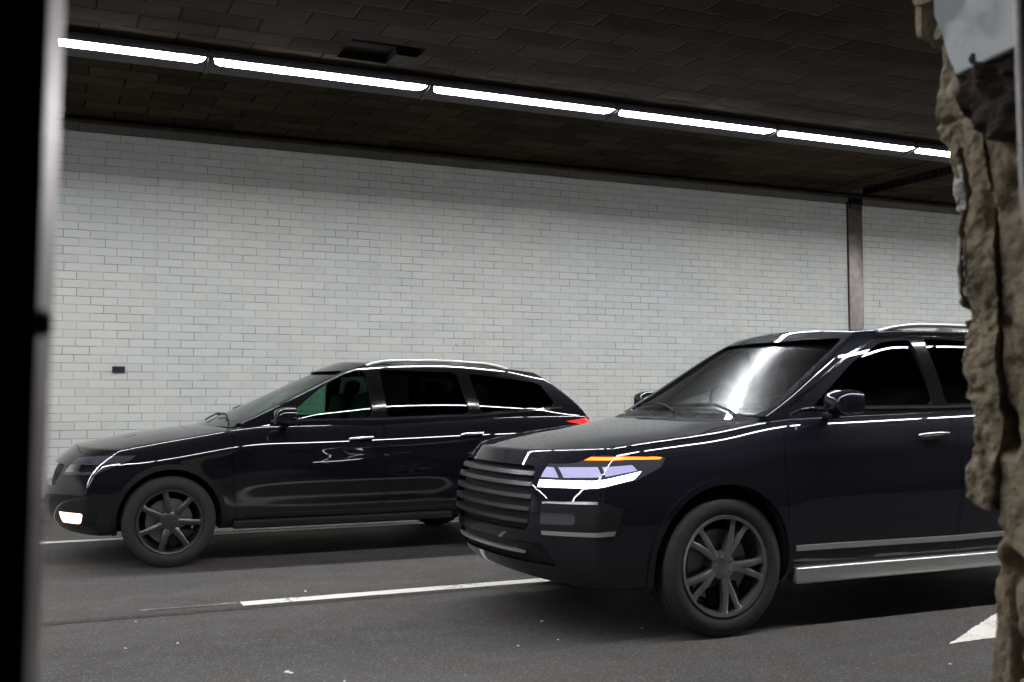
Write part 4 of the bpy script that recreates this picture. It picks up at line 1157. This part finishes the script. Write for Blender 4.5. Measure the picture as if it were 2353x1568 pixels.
# ---- far car: small black hatchback
Wf = .92
SIDE_F = SIDE
far = dict(name='hatchback_car', cat='car', label='black compact hatchback with green tinted windows, passing in the far lane by the tiled wall',
    loc=(.0, 8.16 + Wf, 0), L=4.70, Wh=Wf, paint='paint_far', Rt=.34, Rr=.235, arch=.375, wx=(.86, 3.56), spokes=7, rim_mat='alloy_dark', twist=.1, arch_mat='trim',
    side=SIDE, plan=[(0, .82), (.25, .91), (.6, .968), (1.0, .993), (2, 1), (3.8, .985), (4.3, .94), (4.70, .88)],
    nose_plan=.28, nose_prof=[(0, .10), (.15, .03), (.45, 0), (.7, .03), (.85, .09), (1, .22)],
    tail_plan=.18, tail_prof=[(0, .14), (.2, .02), (.6, 0), (1, .10)],
    zt=[(0, .86), (.22, .89), (.6, .965), (1.0, 1.02), (1.35, 1.05), (2, 1.06), (4.2, 1.12), (4.70, 1.11)],
    drop=[(0, .05), (.5, .075), (1.1, .055), (1.6, .015), (4.70, .02)], zb=[(0, .28), (.35, .245), (1, .265), (3.7, .265), (4.70, .36)],
    cavity=(1.45, 4.0),
    doors=[('front', [(1.34, .32), (2.50, .30), (2.52, .75), (2.50, 1.30), (1.38, 1.30), (1.30, .8)]), ('rear', [(2.516, .30), (3.10, .31), (3.26, .72), (3.50, .88), (3.50, 1.30), (2.516, 1.30), (2.536, .75)])],
    hood=[(.24, -.50), (.36, -.70), (.8, -.78), (1.25, -.78), (1.04, -.42), (1.02, 0), (1.04, .42), (1.25, .78), (.8, .78), (.36, .70), (.24, .50), (.22, 0)], hood_z=.78,
    cuts=[
        ('headlamp', [(-.1, .66), (.34, .70), (.58, .80), (.62, .835), (.40, .835), (-.1, .78)], -1.3, -.54, 'lens_dark', 'y', [('reflector', [(-.1, .69), (.34, .72), (.40, .77), (-.1, .75)], -1.3, -.5, 'y', 'chrome', None)], .002),
        ('headlamp', [(-.1, .66), (.34, .70), (.58, .80), (.62, .835), (.40, .835), (-.1, .78)], .54, 1.3, 'lens_dark', 'y', [], .002),
        ('grille', round_poly([(-.45, .60), (.45, .60), (.50, .70), (.46, .76), (-.46, .76), (-.50, .70)], .03), -.5, .26, 'trim', 'x', [('grille_bar', [(-.6, .675), (.6, .675), (.6, .692), (-.6, .692)], -.5, .075, 'x', 'satin', (-.01, 0, 0))], .002),
        ('fog_pocket', round_poly([(-.1, .315), (.34, .325), (.36, .425), (-.1, .42)], .02), -1.3, -.52, 'trim', 'y', [('fog_lamp', round_poly([(-.1, .328), (.25, .334), (.26, .415), (-.1, .41)], .02), -1.3, -.50, 'y', 'fog', None)], .002),
        ('tail_lamp', [(4.20, 1.050), (4.9, .935), (4.9, 1.075), (4.40, 1.075)], -1.3, -.45, 'red', 'y', [], .002),
        ('tail_lamp', [(4.20, 1.050), (4.9, .935), (4.9, 1.075), (4.40, 1.075)], .45, 1.3, 'red', 'y', [], .002),
    ],
    cab=dict(zb=1.01, xf=[(0, 1.10), (.3, 1.42), (.6, 1.76), (.85, 2.08), (1, 2.36)], xr=[(0, 4.64), (.4, 4.52), (.8, 4.30), (1, 4.14)], wrap=.17, rwrap=.12,
        ztop=[(1.1, 1.42), (2.0, 1.535), (2.5, 1.578), (3.1, 1.582), (3.7, 1.55), (4.5, 1.46)], crown=.035, hw=[(0, .822), (.2, .81), (.5, .765), (.8, .69), (.93, .64), (1, .59)],
        plan=[(0, .93), (.15, .98), (.35, 1.0), (.8, .98), (1, .90)],
        screen=[(-.70, 1.055), (.70, 1.055), (.56, 1.485), (-.56, 1.485)], screen_x=2.5, rear=[(-.58, 1.14), (.58, 1.14), (.48, 1.44), (-.48, 1.44)], rear_x=3.87, pillar=(2.40, 3.62)),
    windows=[('front', [(1.72, 1.092), (2.44, 1.098), (2.42, 1.49), (2.26, 1.465), (2.02, 1.33)], 'green_glass'), ('rear', [(2.56, 1.10), (3.30, 1.125), (3.22, 1.475), (2.54, 1.495)], 'privacy_glass'), ('quarter', [(3.40, 1.13), (4.14, 1.19), (4.02, 1.39), (3.33, 1.468)], 'privacy_glass')],
    strips=[('belt_trim', [(1.62, 1.078), (2.5, 1.086), (3.4, 1.112), (4.20, 1.17)], .020, .005, 'chrome', 'c'),
            ('door_moulding', [(1.40, .36), (2.5, .35), (3.12, .36)], .035, .006, 'trim', 'b')],
    sill=(1.32, 3.10, .262, .325), pan=.285, sill_mat='trim', handles=[(2.32, .93), (3.28, .95)], mirror=(1.70, 1.06), rails=(2.45, 3.75, .56, .030), rail_mat='satin',
    screen_mat='screen_green', seats=(2.45, 3.25), seat_dz=-.09, dash_z=1.06)
build_car(far)
# anything left unparented without a label is a mistake: report it
for o in bpy.data.objects:
    if o.parent is None and o.type in ('MESH', 'EMPTY') and not o.get('label'): print('UNLABELLED', o.name)
